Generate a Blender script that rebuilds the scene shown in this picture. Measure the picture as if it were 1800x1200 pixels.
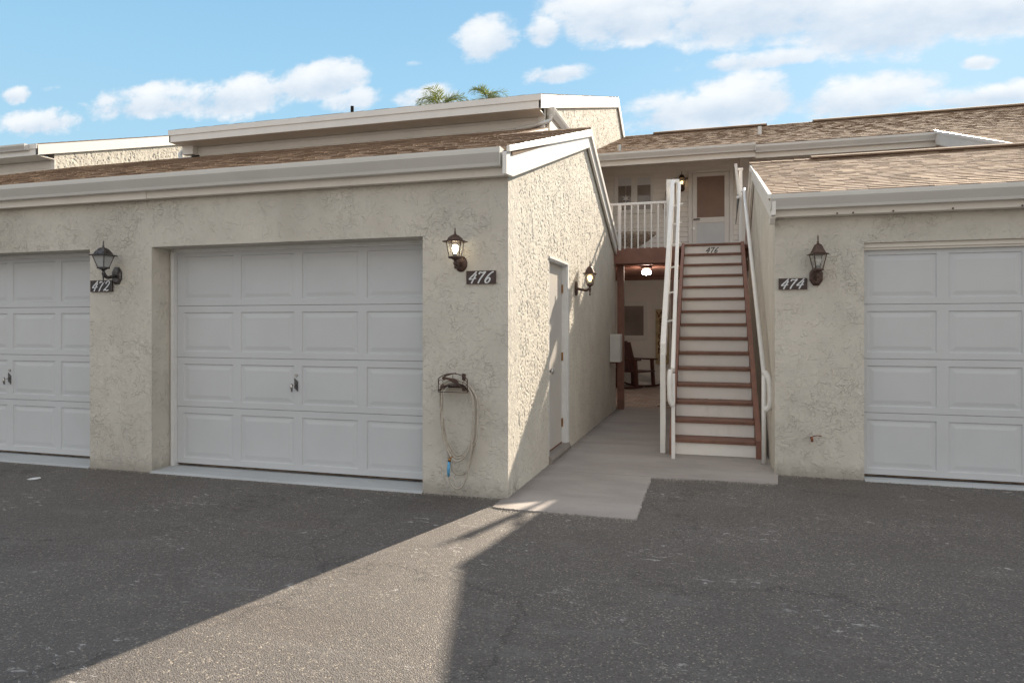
import bpy, math, random
import numpy as np
from math import sin, cos, pi, radians as R
for o in list(bpy.data.objects): bpy.data.objects.remove(o)
S = bpy.context.scene
C = S.collection
random.seed(7)
# ---------------------------------------------------------------- camera, light, exposure
cam = bpy.data.cameras.new('camera'); camo = bpy.data.objects.new('camera', cam); C.objects.link(camo)
cam.sensor_width = 36; cam.lens = 24.24; cam.shift_y = -0.0161
cam.clip_start = 0.05; cam.clip_end = 2000
camo.location = (0, 0, 1.4); camo.rotation_euler = (R(90), 0, R(16.67))
S.camera = camo
SUN_AZ, SUN_EL = R(15.4), R(27.8)          # azimuth from +Y towards +X
S.view_settings.view_transform = 'Standard'; S.view_settings.look = 'None'
S.view_settings.exposure = 1.22; S.view_settings.gamma = 1
sun = bpy.data.lights.new('sun', 'SUN'); sun.energy = 5.0; sun.angle = R(0.6); sun.color = (1.0, 0.86, 0.69)
suno = bpy.data.objects.new('sun', sun); C.objects.link(suno)
suno.location = (10, 30, 30)
suno.rotation_euler = (pi/2 - SUN_EL, 0, pi - SUN_AZ)

W = bpy.data.worlds.new('World'); S.world = W; W.use_nodes = True
def build_world():
    nt = W.node_tree; n = nt.nodes; L = nt.links; n.clear()
    out = n.new('ShaderNodeOutputWorld'); bg = n.new('ShaderNodeBackground'); bg.inputs[1].default_value = 0.1
    L.new(bg.outputs[0], out.inputs[0])
    sky = n.new('ShaderNodeTexSky'); sky.sky_type = 'NISHITA'; sky.sun_disc = False
    sky.sun_elevation = SUN_EL; sky.sun_rotation = SUN_AZ; sky.air_density = 1.0; sky.dust_density = 0.6; sky.ozone_density = 2.0
    tc = n.new('ShaderNodeTexCoord'); sep = n.new('ShaderNodeSeparateXYZ'); L.new(tc.outputs['Generated'], sep.inputs[0])
    def m(op, a, b=None, c=None, clamp=False):
        q = n.new('ShaderNodeMath'); q.operation = op; q.use_clamp = clamp
        for i, v in enumerate((a, b, c)):
            if v is None: continue
            if isinstance(v, (int, float)): q.inputs[i].default_value = v
            else: L.new(v, q.inputs[i])
        return q.outputs[0]
    def mix(f, a, b):
        q = n.new('ShaderNodeMix'); q.data_type = 'RGBA'
        for i, v in ((0, f), (6, a), (7, b)):
            if isinstance(v, (int, float)): q.inputs[i].default_value = v
            elif isinstance(v, tuple): q.inputs[i].default_value = (*v, 1)
            else: L.new(v, q.inputs[i])
        return q.outputs[2]
    # clear-sky gradient by elevation
    cr = n.new('ShaderNodeValToRGB'); e = cr.color_ramp.elements
    e[0].position = 0.0; e[0].color = (.62, .80, .92, 1); e[1].position = 1; e[1].color = (.12, .30, .62, 1)
    for p, c_ in ((.20, (.43, .70, .88)), (.33, (.35, .64, .87)), (.45, (.28, .56, .82)), (.7, (.2, .44, .76))):
        q = e.new(p); q.color = (*c_, 1)
    L.new(sep.outputs[2], cr.inputs[0])
    sc = n.new('ShaderNodeVectorMath'); sc.operation = 'SCALE'; L.new(cr.outputs[0], sc.inputs[0]); sc.inputs['Scale'].default_value = 4.3
    base = mix(0.93, sky.outputs[0], sc.outputs[0])
    # clouds laid out on the sky by bearing (x/y) and height (z/y)
    ay = m('MAXIMUM', sep.outputs[1], 0.05)
    px = m('DIVIDE', sep.outputs[0], ay); pz = m('DIVIDE', sep.outputs[2], ay)
    cmb = n.new('ShaderNodeCombineXYZ'); L.new(px, cmb.inputs[0]); L.new(m('MULTIPLY', pz, 1.6), cmb.inputs[1])
    def noise(vec, scale, det=8, rough=.6, off=0):
        q = n.new('ShaderNodeTexNoise'); q.inputs['Scale'].default_value = scale; q.inputs['Detail'].default_value = det; q.inputs['Roughness'].default_value = rough
        mp = n.new('ShaderNodeMapping'); mp.inputs['Location'].default_value = (off, off*.3, off*.7); L.new(vec, mp.inputs[0]); L.new(mp.outputs[0], q.inputs['Vector'])
        return q.outputs[0]
    n1 = noise(cmb.outputs[0], 15, 9, .60); n2 = noise(cmb.outputs[0], 5.5, 4, .5, 3.1)
    blobs = [(-0.964,.401,.165,.031,.95),(-.801,.395,.135,.035,1.05),(-.633,.403,.09,.031,1.15),(-.57,.366,.065,.025,.7),(-1.297,.443,.044,.018,.9),(-1.242,.385,.101,.027,1.0),
        (-.43,.358,.071,.02,.85),(-.34,.436,.054,.033,1.1),(-.25,.439,.033,.024,1.0),(-.229,.373,.05,.015,.95),(-.462,.413,.023,.008,.4),(-.147,.459,.106,.05,1.1),(-.104,.431,.059,.029,.9),
        (.046,.445,.136,.06,1.2),(.204,.413,.105,.061,1.2),(.332,.406,.097,.047,1.05),(.046,.362,.104,.015,.85),(.314,.33,.023,.01,.8),(-.041,.302,.098,.03,1.0),(.028,.313,.094,.038,1.05),
        (.177,.30,.093,.029,1.1),(.307,.286,.072,.018,.95),(.359,.29,.067,.016,1.0),(-1.224,.447,.059,.009,.25),(.55,.36,.15,.05,1.0),(-1.9,.42,.2,.05,1),(.75,.45,.2,.07,1)]
    acc = None; top = None
    for bx, bz, rx, rz, st in blobs:
        dx = m('MULTIPLY', m('SUBTRACT', px, bx), 1/rx); dz = m('MULTIPLY', m('SUBTRACT', pz, bz), 1/rz)
        q = m('SUBTRACT', st, m('ADD', m('MULTIPLY', dx, dx), m('MULTIPLY', dz, dz)))
        acc = q if acc is None else m('MAXIMUM', acc, q)
        w_ = m('MULTIPLY', m('MAXIMUM', q, 0), dz)
        top = w_ if top is None else m('ADD', top, w_)
    acc = m('MAXIMUM', acc, -2.0)
    dens = m('ADD', m('ADD', m('MULTIPLY', acc, .80), -.02), m('MULTIPLY', m('SUBTRACT', n1, .5), 2.9))
    dens = m('ADD', dens, m('MULTIPLY', m('SUBTRACT', n2, .5), 1.2))
    mr = n.new('ShaderNodeMapRange'); mr.interpolation_type = 'SMOOTHSTEP'; L.new(dens, mr.inputs[0]); mr.inputs[1].default_value = -.30; mr.inputs[2].default_value = .55; mr.inputs[4].default_value = .93
    # brightness: lit tops, blue-grey bases, internal billows
    br = m('ADD', m('ADD', .52, m('MULTIPLY', top, .8)), m('MULTIPLY', m('SUBTRACT', n1, .5), 1.3), clamp=True)
    ccol = mix(br, (2.75, 3.2, 3.75), (4.35, 4.45, 4.5))
    ff = m('MULTIPLY', mr.outputs[0], m('GREATER_THAN', sep.outputs[1], .06))
    front = mix(ff, base, ccol)
    # unseen warm-white cloud bank, added behind and overhead to light the shaded fronts
    nb = noise(tc.outputs['Generated'], 2.6, 7, .6, 1.7)
    mb = n.new('ShaderNodeMapRange'); mb.interpolation_type = 'SMOOTHSTEP'; L.new(nb, mb.inputs[0]); mb.inputs[1].default_value = .34; mb.inputs[2].default_value = .58
    yb = n.new('ShaderNodeMapRange'); yb.interpolation_type = 'SMOOTHSTEP'; L.new(sep.outputs[1], yb.inputs[0]); yb.inputs[1].default_value = .25; yb.inputs[2].default_value = -.15
    zb = n.new('ShaderNodeMapRange'); zb.interpolation_type = 'SMOOTHSTEP'; L.new(sep.outputs[2], zb.inputs[0]); zb.inputs[1].default_value = .6; zb.inputs[2].default_value = .8
    mk = m('MULTIPLY', mb.outputs[0], m('MAXIMUM', yb.outputs[0], zb.outputs[0]))
    L.new(mix(m('MULTIPLY', mk, .96), front, (5.4, 4.85, 4.25)), bg.inputs[0])
build_world()

# ---------------------------------------------------------------- helpers
def tag(o, label=None, cat=None, group=None, kind=None):
    if label: o['label'] = label
    if cat: o['category'] = cat
    if group: o['group'] = group
    if kind: o['kind'] = kind
    return o
def empty(name, loc=(0,0,0), rz=0, label=None, cat=None, group=None):
    o = bpy.data.objects.new(name, None); C.objects.link(o); o.location = loc; o.rotation_euler = (0,0,rz); o.empty_display_size = .1
    return tag(o, label, cat, group)
class MB:
    def __init__(s): s.v = []; s.f = []
    def quad(s, *p):
        b = len(s.v); s.v += [tuple(q) for q in p]; s.f.append(tuple(range(b, b+len(p)))); return s
    def box(s, x0, x1, y0, y1, z0, z1):
        b = len(s.v)
        s.v += [(x0,y0,z0),(x1,y0,z0),(x1,y1,z0),(x0,y1,z0),(x0,y0,z1),(x1,y0,z1),(x1,y1,z1),(x0,y1,z1)]
        s.f += [tuple(b+i for i in q) for q in ((0,3,2,1),(4,5,6,7),(0,1,5,4),(1,2,6,5),(2,3,7,6),(3,0,4,7))]; return s
    def prism(s, pts, axis, a, b_):     # polygon pts extruded along axis ('x','y','z')
        def P(p, t):
            return (t,p[0],p[1]) if axis=='x' else ((p[0],t,p[1]) if axis=='y' else (p[0],p[1],t))
        b = len(s.v); k = len(pts)
        s.v += [P(p,a) for p in pts] + [P(p,b_) for p in pts]
        s.f.append(tuple(range(b,b+k))[::-1]); s.f.append(tuple(range(b+k,b+2*k)))
        for i in range(k): j=(i+1)%k; s.f.append((b+i,b+j,b+k+j,b+k+i))
        return s
    def beam(s, p, q, w, h, up=(0,0,1)):    # rectangular bar from p to q
        p=np.array(p,float); q=np.array(q,float); d=q-p; d/=np.linalg.norm(d); u=np.array(up,float)
        a=np.cross(d,u); a/=np.linalg.norm(a); u=np.cross(a,d)
        b=len(s.v)
        for c_ in (p,q):
            for i,j in ((-1,-1),(1,-1),(1,1),(-1,1)): s.v.append(tuple(c_+a*w/2*i+u*h/2*j))
        s.f += [tuple(b+i for i in t) for t in ((0,1,2,3),(7,6,5,4),(0,4,5,1),(1,5,6,2),(2,6,7,3),(3,7,4,0))]; return s
    def tube(s, pts, r, n=8, cap=True):
        pts=[np.array(p,float) for p in pts]; k=len(pts); rr=r if isinstance(r,(list,tuple)) else [r]*k
        d0=pts[1]-pts[0]; d0/=np.linalg.norm(d0); ref=np.array((0,0,1.)) if abs(d0[2])<.9 else np.array((1.,0,0))
        a=np.cross(d0,ref); a/=np.linalg.norm(a); b=len(s.v)
        for i in range(k):
            d=pts[min(i+1,k-1)]-pts[max(i-1,0)]; d/=np.linalg.norm(d)+1e-12
            a=a-d*np.dot(a,d); a/=np.linalg.norm(a)+1e-12; c_=np.cross(d,a)
            for j in range(n):
                t=2*pi*j/n; s.v.append(tuple(pts[i]+(a*cos(t)+c_*sin(t))*rr[i]))
        for i in range(k-1):
            for j in range(n):
                j2=(j+1)%n; s.f.append((b+i*n+j,b+i*n+j2,b+(i+1)*n+j2,b+(i+1)*n+j))
        if cap: s.f.append(tuple(b+j for j in range(n))[::-1]); s.f.append(tuple(b+(k-1)*n+j for j in range(n)))
        return s
    def lathe(s, prof, c=(0,0,0), n=16, rot=0, cap=True):   # prof [(r,z)] around z
        b=len(s.v); k=len(prof)
        for r,z in prof:
            for j in range(n):
                t=2*pi*j/n+rot; s.v.append((c[0]+r*cos(t),c[1]+r*sin(t),c[2]+z))
        for i in range(k-1):
            for j in range(n):
                j2=(j+1)%n; s.f.append((b+i*n+j,b+i*n+j2,b+(i+1)*n+j2,b+(i+1)*n+j))
        if cap: s.f.append(tuple(b+j for j in range(n))[::-1]); s.f.append(tuple(b+(k-1)*n+j for j in range(n)))
        return s
    def build(s, name, mat, parent=None, bevel=0, smooth=False, loc=None):
        me=bpy.data.meshes.new(name); me.from_pydata(s.v,[],s.f); me.update(); me.validate()
        o=bpy.data.objects.new(name,me); C.objects.link(o)
        if mat: me.materials.append(mat)
        if parent: o.parent=parent
        if loc: o.location=loc
        if smooth:
            me.polygons.foreach_set('use_smooth',[True]*len(me.polygons))
        if bevel:
            md=o.modifiers.new('bevel','BEVEL'); md.width=bevel; md.segments=2; md.limit_method='ANGLE'; md.angle_limit=R(40)
        return o
def copy_tree(o, parent=None):
    c=o.copy(); C.objects.link(c); c.parent=parent
    for ch in [x for x in bpy.data.objects if x.parent==o]: copy_tree(ch,c)
    return c
def catmull(P, n=8, closed=False):
    P=[np.array(p,float) for p in P]; out=[]
    for i in range(len(P)-1):
        p0=P[max(i-1,0)];p1=P[i];p2=P[i+1];p3=P[min(i+2,len(P)-1)]
        for k in range(n):
            t=k/n; out.append(.5*((2*p1)+(-p0+p2)*t+(2*p0-5*p1+4*p2-p3)*t*t+(-p0+3*p1-3*p2+p3)*t**3))
    out.append(P[-1]); return out

# ---------------------------------------------------------------- materials
class NT:
    def __init__(s, name, rough=.6, spec=.5, metal=0):
        s.m=bpy.data.materials.new(name); s.m.use_nodes=True; s.t=s.m.node_tree; s.n=s.t.nodes; s.L=s.t.links
        s.b=s.n['Principled BSDF']; s.b.inputs['Roughness'].default_value=rough; s.b.inputs['Specular IOR Level'].default_value=spec; s.b.inputs['Metallic'].default_value=metal
        s.tc=s.n.new('ShaderNodeTexCoord')
    def mapped(s, scale=(1,1,1), coord='Object', rot=(0,0,0)):
        q=s.n.new('ShaderNodeMapping'); q.inputs['Scale'].default_value=scale; q.inputs['Rotation'].default_value=rot; s.L.new(s.tc.outputs[coord],q.inputs[0]); return q.outputs[0]
    def noise(s, scale, det=4, rough=.5, vec=None, dist=0):
        q=s.n.new('ShaderNodeTexNoise'); q.inputs['Scale'].default_value=scale; q.inputs['Detail'].default_value=det; q.inputs['Roughness'].default_value=rough; q.inputs['Distortion'].default_value=dist
        s.L.new(vec if vec is not None else s.tc.outputs['Object'],q.inputs['Vector']); return q.outputs[0]
    def vor(s, scale, feature='F1', vec=None, out=0):
        q=s.n.new('ShaderNodeTexVoronoi'); q.feature=feature; q.inputs['Scale'].default_value=scale
        s.L.new(vec if vec is not None else s.tc.outputs['Object'],q.inputs['Vector']); return q.outputs[out]
    def math(s, op, a, b=None, c=None, clamp=False):
        q=s.n.new('ShaderNodeMath'); q.operation=op; q.use_clamp=clamp
        for i,v in enumerate((a,b,c)):
            if v is None: continue
            if isinstance(v,(int,float)): q.inputs[i].default_value=v
            else: s.L.new(v,q.inputs[i])
        return q.outputs[0]
    def rng(s, v, a, b, c=0, d=1):
        q=s.n.new('ShaderNodeMapRange'); q.interpolation_type='SMOOTHSTEP'; s.L.new(v,q.inputs[0])
        for i,x in enumerate((a,b,c,d)): q.inputs[i+1].default_value=x
        return q.outputs[0]
    def mix(s, f, a, b, mode='MIX'):
        q=s.n.new('ShaderNodeMix'); q.data_type='RGBA'; q.blend_type=mode
        for i,v in ((0,f),(6,a),(7,b)):
            if isinstance(v,(int,float)): q.inputs[i].default_value=v
            elif isinstance(v,tuple): q.inputs[i].default_value=(*v[:3],1)
            else: s.L.new(v,q.inputs[i])
        return q.outputs[2]
    def col(s, v):
        if isinstance(v,tuple): s.b.inputs['Base Color'].default_value=(*v[:3],1)
        else: s.L.new(v,s.b.inputs['Base Color'])
        return s
    def bump(s, h, strength=.5, dist=.01):
        q=s.n.new('ShaderNodeBump'); q.inputs['Strength'].default_value=strength; q.inputs['Distance'].default_value=dist; s.L.new(h,q.inputs['Height']); s.L.new(q.outputs[0],s.b.inputs['Normal']); return s
def simple(name, c, rough=.5, spec=.5, metal=0, var=.08, scale=6, dirt=None, bump=0, bscale=60):
    a=NT(name,rough,spec,metal)
    k=a.noise(scale,6,.6)
    lo=tuple(x*(1-var) for x in c); hi=tuple(min(1,x*(1+var)) for x in c)
    cc=a.mix(a.rng(k,.3,.7),lo,hi)
    if dirt:
        d=a.rng(a.noise(scale*.7,8,.7,vec=a.mapped((1.3,1.3,.8))),.55,.8,0,dirt[3]); cc=a.mix(d,cc,dirt[:3])
    a.col(cc)
    if bump: a.bump(a.noise(bscale,3,.5),bump,.004)
    return a.m
def mat_stucco():
    a=NT('stucco_front',.9,.2)
    v=a.mapped((1,1,1))
    def warp(sc_,amt):
        w=a.n.new('ShaderNodeVectorMath'); w.operation='ADD'; nn=a.n.new('ShaderNodeTexNoise'); nn.inputs['Scale'].default_value=sc_; nn.inputs['Detail'].default_value=3
        a.L.new(v,nn.inputs['Vector']); sc=a.n.new('ShaderNodeVectorMath'); sc.operation='SCALE'; sc.inputs['Scale'].default_value=amt; a.L.new(nn.outputs[1],sc.inputs[0]); a.L.new(v,w.inputs[0]); a.L.new(sc.outputs[0],w.inputs[1]); return w.outputs[0]
    w1=warp(4.5,.25); w2=warp(7,.12)
    k=a.noise(9,2,.5,vec=w1); k2=a.noise(17,2,.5,vec=w2); k3=a.noise(30,3,.55,vec=w2)
    def crease(n_,at,wd): return a.math('SUBTRACT',1,a.rng(a.math('ABSOLUTE',a.math('SUBTRACT',n_,at)),0,wd))
    zone=a.rng(a.noise(1.5,4,.6),.40,.62,.25,1)
    b1=a.rng(a.noise(8,2,.5,vec=a.mapped((1,1,1),rot=(0,.7,0))),.50,.60); b2=a.rng(a.noise(12,2,.5,vec=a.mapped((1.2,1,.8))),.46,.58)
    c1=a.math('MULTIPLY',a.math('MULTIPLY',crease(k,.5,.020),b1),zone); c2=a.math('MULTIPLY',a.math('MULTIPLY',crease(k2,.48,.028),b2),zone); c3=a.math('MULTIPLY',crease(k3,.52,.05),a.math('MULTIPLY',zone,.45))
    c=a.math('MAXIMUM',a.math('MAXIMUM',c1,c2),c3)
    plate=a.math('MULTIPLY',a.rng(k2,.46,.54,0,.55),b2)
    hh=a.math('ADD',a.math('SUBTRACT',a.math('ADD',plate,a.math('MULTIPLY',a.noise(60,3,.6),.22)),c),a.math('MULTIPLY',a.noise(2.0,3,.5),1.6))
    base=a.mix(a.rng(a.noise(1.3,7,.68),.3,.7),(.545,.517,.460),(.635,.604,.538))
    base=a.mix(a.rng(a.noise(.8,3,.5,vec=a.mapped((2.5,2.5,.4))),.52,.72,0,.35),base,(.46,.43,.375))
    base=a.mix(a.math('MULTIPLY',a.math('MAXIMUM',c1,c2),.16),base,(.26,.22,.17))
    sp=a.rng(a.noise(48,2,.5),.73,.78,0,.4); base=a.mix(sp,base,(.25,.20,.15))
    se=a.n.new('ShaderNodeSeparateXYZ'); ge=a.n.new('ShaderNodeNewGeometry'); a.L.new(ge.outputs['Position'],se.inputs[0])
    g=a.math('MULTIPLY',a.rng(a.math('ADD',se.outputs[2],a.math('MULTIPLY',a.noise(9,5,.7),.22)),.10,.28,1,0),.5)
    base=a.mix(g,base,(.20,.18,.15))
    a.col(base); a.bump(hh,.85,.006); return a.m
def mat_stucco_side():
    a=NT('stucco_side',.9,.2)  # same paint as the front, lightened in colour for the sunlit side
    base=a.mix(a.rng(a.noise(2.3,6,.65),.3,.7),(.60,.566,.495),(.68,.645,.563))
    base=a.mix(a.rng(a.noise(38,3,.6,vec=a.mapped((1,1,.5))),.58,.72,0,.35),base,(.30,.24,.17))
    a.col(base); a.bump(a.noise(90,3,.6),.3,.003); return a.m
def mat_asphalt():
    a=NT('asphalt',.75,.45)
    v=a.vor(135); cv=a.n.new('ShaderNodeTexVoronoi'); cv.inputs['Scale'].default_value=135; a.L.new(a.tc.outputs['Object'],cv.inputs['Vector'])
    sepc=a.n.new('ShaderNodeSeparateColor'); a.L.new(cv.outputs['Color'],sepc.inputs[0])
    g=a.mix(a.rng(sepc.outputs[0],0,1),(.090,.080,.0725),(.146,.136,.127))
    g=a.mix(a.rng(sepc.outputs[1],.93,.96),g,(.36,.32,.26))
    big=a.rng(a.noise(.9,7,.65),.3,.7); g=a.mix(a.math('MULTIPLY',big,.6),g,(.090,.080,.073))
    br=a.rng(a.noise(.55,4,.5,vec=a.mapped((1,1.6,1))),.5,.75,0,.28); g=a.mix(br,g,(.11,.085,.07))
    st=a.rng(a.noise(2.4,5,.7,vec=a.mapped((.6,1.8,1))),.52,.75,0,.35); g=a.mix(st,g,(.20,.195,.185))
    # pale scuffs and flecks
    sc=a.math('MULTIPLY',a.rng(a.noise(26,4,.7,vec=a.mapped((.45,1,1),rot=(0,0,.35)),dist=.7),.585,.66),a.rng(a.noise(1.6,4,.6),.50,.62))
    g=a.mix(a.math('MULTIPLY',sc,.8),g,(.46,.45,.43))
    # thin dark tar creases
    wv=a.n.new('ShaderNodeVectorMath'); wv.operation='ADD'; nz=a.n.new('ShaderNodeTexNoise'); nz.inputs['Scale'].default_value=1.7; nz.inputs['Detail'].default_value=7; nz.inputs['Roughness'].default_value=.7
    a.L.new(a.tc.outputs['Object'],nz.inputs['Vector']); s2=a.n.new('ShaderNodeVectorMath'); s2.operation='SCALE'; s2.inputs['Scale'].default_value=1.1; a.L.new(nz.outputs[1],s2.inputs[0]); a.L.new(a.tc.outputs['Object'],wv.inputs[0]); a.L.new(s2.outputs[0],wv.inputs[1])
    ck=a.rng(a.vor(.42,'DISTANCE_TO_EDGE',vec=wv.outputs[0]),.0,.010,1,0); ckm=a.math('MULTIPLY',ck,a.rng(a.noise(.6,3,.5,vec=a.mapped((1,1,1),rot=(0,0,1))),.47,.53))
    g=a.mix(a.math('MULTIPLY',ckm,.6),g,(.035,.03,.027))
    oil=a.rng(a.vor(.55,vec=wv.outputs[0]),.0,.26,.45,0); g=a.mix(oil,g,(.06,.05,.045))
    a.col(g)
    h=a.math('ADD',a.math('MULTIPLY',a.rng(v,0,.75,1,0),1.0),a.math('MULTIPLY',a.noise(240,2,.5),.4))
    h=a.math('ADD',h,a.math('MULTIPLY',a.noise(5,4,.6),1.2))
    a.bump(h,.6,.0045)
    a.L.new(a.rng(sepc.outputs[2],0,1,.55,.85),a.b.inputs['Roughness']); return a.m
def mat_concrete(name='concrete',lo=(.315,.29,.272),hi=(.39,.36,.338)):
    a=NT(name,.85,.25)
    g=a.mix(a.rng(a.noise(1.6,8,.65,vec=a.mapped((.7,1.6,1))),.3,.7),lo,hi)
    g=a.mix(a.rng(a.noise(30,3,.6),.62,.75,0,.25),g,(.18,.16,.14)); 
    g=a.mix(a.rng(a.noise(7,6,.7,vec=a.mapped((.4,3,1))),.55,.75,0,.25),g,(.24,.22,.2))
    if name=='concrete':
        se=a.n.new('ShaderNodeSeparateXYZ'); a.L.new(a.tc.outputs['Object'],se.inputs[0])
        for yj in (6.43,8.1,9.8): g=a.mix(a.rng(a.math('ABSOLUTE',a.math('SUBTRACT',se.outputs[1],yj)),.002,.007,.55,0),g,(.13,.11,.10))
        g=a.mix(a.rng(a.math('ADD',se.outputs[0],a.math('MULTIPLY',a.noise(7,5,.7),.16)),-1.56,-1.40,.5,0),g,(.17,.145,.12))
    a.col(g); a.bump(a.noise(120,4,.6),.25,.003); return a.m
def mat_shingle():
    a=NT('shingles',.95,.2)
    ge=a.n.new('ShaderNodeNewGeometry'); cr=a.n.new('ShaderNodeValToRGB'); e=cr.color_ramp.elements
    e[0].color=(.145,.09,.062,1); e[0].position=0; e[1].color=(.40,.29,.20,1); e[1].position=1
    for p,c_ in ((.25,(.19,.125,.084)),(.55,(.25,.17,.118)),(.85,(.31,.22,.153))): q=e.new(p); q.color=(*c_,1)
    a.L.new(ge.outputs['Random Per Island'],cr.inputs[0])
    g=a.mix(a.rng(a.noise(150,2,.6),.4,.7,0,.35),cr.outputs[0],(.36,.29,.22))
    g=a.mix(a.rng(a.noise(.9,5,.6),.45,.75,0,.35),g,(.12,.085,.065))
    a.col(g); a.bump(a.noise(260,2,.6),.6,.003); return a.m
def mat_siding(name,c,pitch=.114):
    a=NT(name,.5,.4)
    se=a.n.new('ShaderNodeSeparateXYZ'); a.L.new(a.tc.outputs['Object'],se.inputs[0])
    a.col(a.mix(a.rng(a.noise(2.5,6,.6),.3,.7),tuple(x*.94 for x in c),c)); a.bump(a.noise(40,3,.5,vec=a.mapped((.15,.15,2))),.12,.003); return a.m
M={}
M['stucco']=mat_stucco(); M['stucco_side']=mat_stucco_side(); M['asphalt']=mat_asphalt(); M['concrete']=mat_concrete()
M['apron']=mat_concrete('painted_apron',(.42,.44,.45),(.50,.52,.53))
M['shingle']=mat_shingle()
M['trim']=simple('white_trim',(.78,.765,.73),.42,.5,var=.03,scale=3,dirt=(.42,.36,.28,.18))
M['fascia']=simple('fascia_cream',(.74,.70,.635),.55,.4,var=.04,scale=3,dirt=(.42,.36,.28,.2))
M['gutter']=simple('gutter_paint',(.66,.65,.62),.35,.5,var=.03,scale=2.5,dirt=(.40,.36,.30,.15))
M['door']=simple('garage_door_paint',(.55,.565,.578),.45,.5,var=.025,scale=2,dirt=(.50,.49,.47,.2),bump=.06,bscale=220)
M['frame']=simple('frame_paint',(.70,.705,.70),.5,.4,var=.05,scale=9,dirt=(.3,.27,.22,.3))
M['side_door']=simple('side_door_paint',(.55,.53,.49),.45,.4,var=.03,scale=3)
M['siding']=mat_siding('vinyl_siding',(.86,.83,.78)); 
M['brown']=simple('brown_paint',(.235,.115,.083),.55,.4,var=.12,scale=7)
M['tread']=simple('brown_tread',(.215,.112,.080),.6,.35,var=.15,scale=9,bump=.2,bscale=50)
M['riser']=simple('riser_paint',(.87,.845,.80),.5,.4,var=.03,scale=3,dirt=(.42,.38,.33,.35))
M['rail']=simple('rail_paint',(.80,.79,.76),.3,.6,var=.03,scale=12,dirt=(.5,.44,.35,.25))
M['bronze']=simple('bronze_metal',(.075,.042,.032),.45,.6,metal=.35,var=.3,scale=30)
M['pewter']=simple('worn_black_metal',(.06,.055,.055),.4,.6,metal=.4,var=.9,scale=40)
M['black']=simple('plaque_black',(.035,.032,.032),.5,.4,var=.2,scale=40)
M['plaque_brown']=simple('plaque_brown',(.06,.042,.038),.5,.4,var=.2,scale=40)
M['digit']=simple('digit_paint',(.70,.72,.74),.5,.4,var=.08,scale=60)
M['dark']=simple('dark_void',(.015,.012,.010),.8,.2)
M['rust']=simple('rusty_metal',(.20,.075,.04),.8,.2,var=.4,scale=60)
M['seal']=simple('rubber_seal',(.10,.07,.05),.8,.2,var=.5,scale=12); M['steel']=simple('steel',(.45,.44,.42),.3,.5,metal=.9,var=.2,scale=40)
M['iron']=simple('dark_plate',(.10,.10,.10),.4,.5,metal=.3,var=.2,scale=50)
M['hose']=simple('hose_rubber',(.42,.38,.32),.4,.5,var=.15,scale=30)
M['blue']=simple('blue_plastic',(.10,.35,.60),.4,.5,var=.2,scale=60)
M['brass']=simple('brass',(.30,.17,.07),.4,.5,metal=.7,var=.3,scale=60)
M['screen']=simple('screen_mesh',(.30,.215,.175),.85,.15,var=.05,scale=5)
M['grey_panel']=simple('grey_panel',(.66,.69,.71),.5,.4,var=.03,scale=4)
M['wicker']=None
M['box_paint']=simple('box_paint',(.66,.65,.61),.5,.4,var=.04,scale=8,dirt=(.4,.36,.3,.2))
M['chairwood']=simple('dark_red_wood',(.085,.026,.018),.5,.4,var=.2,scale=14)
M['trunk']=simple('palm_trunk',(.18,.14,.10),.9,.2,var=.35,scale=9,bump=.8,bscale=14)
M['sign']=simple('sign_board',(.50,.40,.24),.7,.3,var=.25,scale=8)
M['signred']=simple('sign_letters',(.14,.03,.02),.6,.3)
def mat_wicker():
    a=NT('wicker',.8,.3); v=a.vor(55,vec=a.mapped((1,1,1.6)))
    a.col(a.mix(a.rng(v,.2,.6),(.06,.035,.022),(.42,.36,.29))); a.bump(v,.8,.01); return a.m
M['wicker']=mat_wicker()
def mat_leaf():
    a=NT('palm_leaf',.5,.4); ge=a.n.new('ShaderNodeNewGeometry')
    g=a.mix(ge.outputs['Random Per Island'],(.05,.085,.02),(.15,.17,.035)); a.col(g)
    a.b.inputs['Subsurface Weight'].default_value=0
    tr=a.n.new('ShaderNodeBsdfTranslucent'); a.L.new(a.mix(ge.outputs['Random Per Island'],(.16,.22,.02),(.36,.36,.05)),tr.inputs[0]); mx=a.n.new('ShaderNodeMixShader'); mx.inputs[0].default_value=.35
    a.L.new(a.b.outputs[0],mx.inputs[1]); a.L.new(tr.outputs[0],mx.inputs[2]); a.L.new(mx.outputs[0],a.n['Material Output'].inputs[0]); return a.m
M['leaf']=mat_leaf()
def mat_glass(name,tint=(.9,.9,.88),alpha=.75,rough=.05):
    a=NT(name,rough,.5); tr=a.n.new('ShaderNodeBsdfTransparent'); tr.inputs[0].default_value=(*tint,1); mx=a.n.new('ShaderNodeMixShader'); mx.inputs[0].default_value=alpha
    a.col(tuple(x*.6 for x in tint)); a.L.new(a.b.outputs[0],mx.inputs[1]); a.L.new(tr.outputs[0],mx.inputs[2]); a.L.new(mx.outputs[0],a.n['Material Output'].inputs[0]); return a.m
M['glass']=mat_glass('clear_glass'); M['frost']=mat_glass('seeded_glass',(.85,.87,.88),.35,.25)
def mat_window():
    a=NT('window_glass',.06,.6); a.col(a.mix(a.rng(a.noise(1.5,3),.3,.7),(.20,.17,.15),(.30,.26,.235))); return a.m
M['window']=mat_window()
def mat_emit(name,c,st):
    a=NT(name,.4); a.col((.8,.78,.7)); a.b.inputs['Emission Color'].default_value=(*c,1); a.b.inputs['Emission Strength'].default_value=st; return a.m
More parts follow.
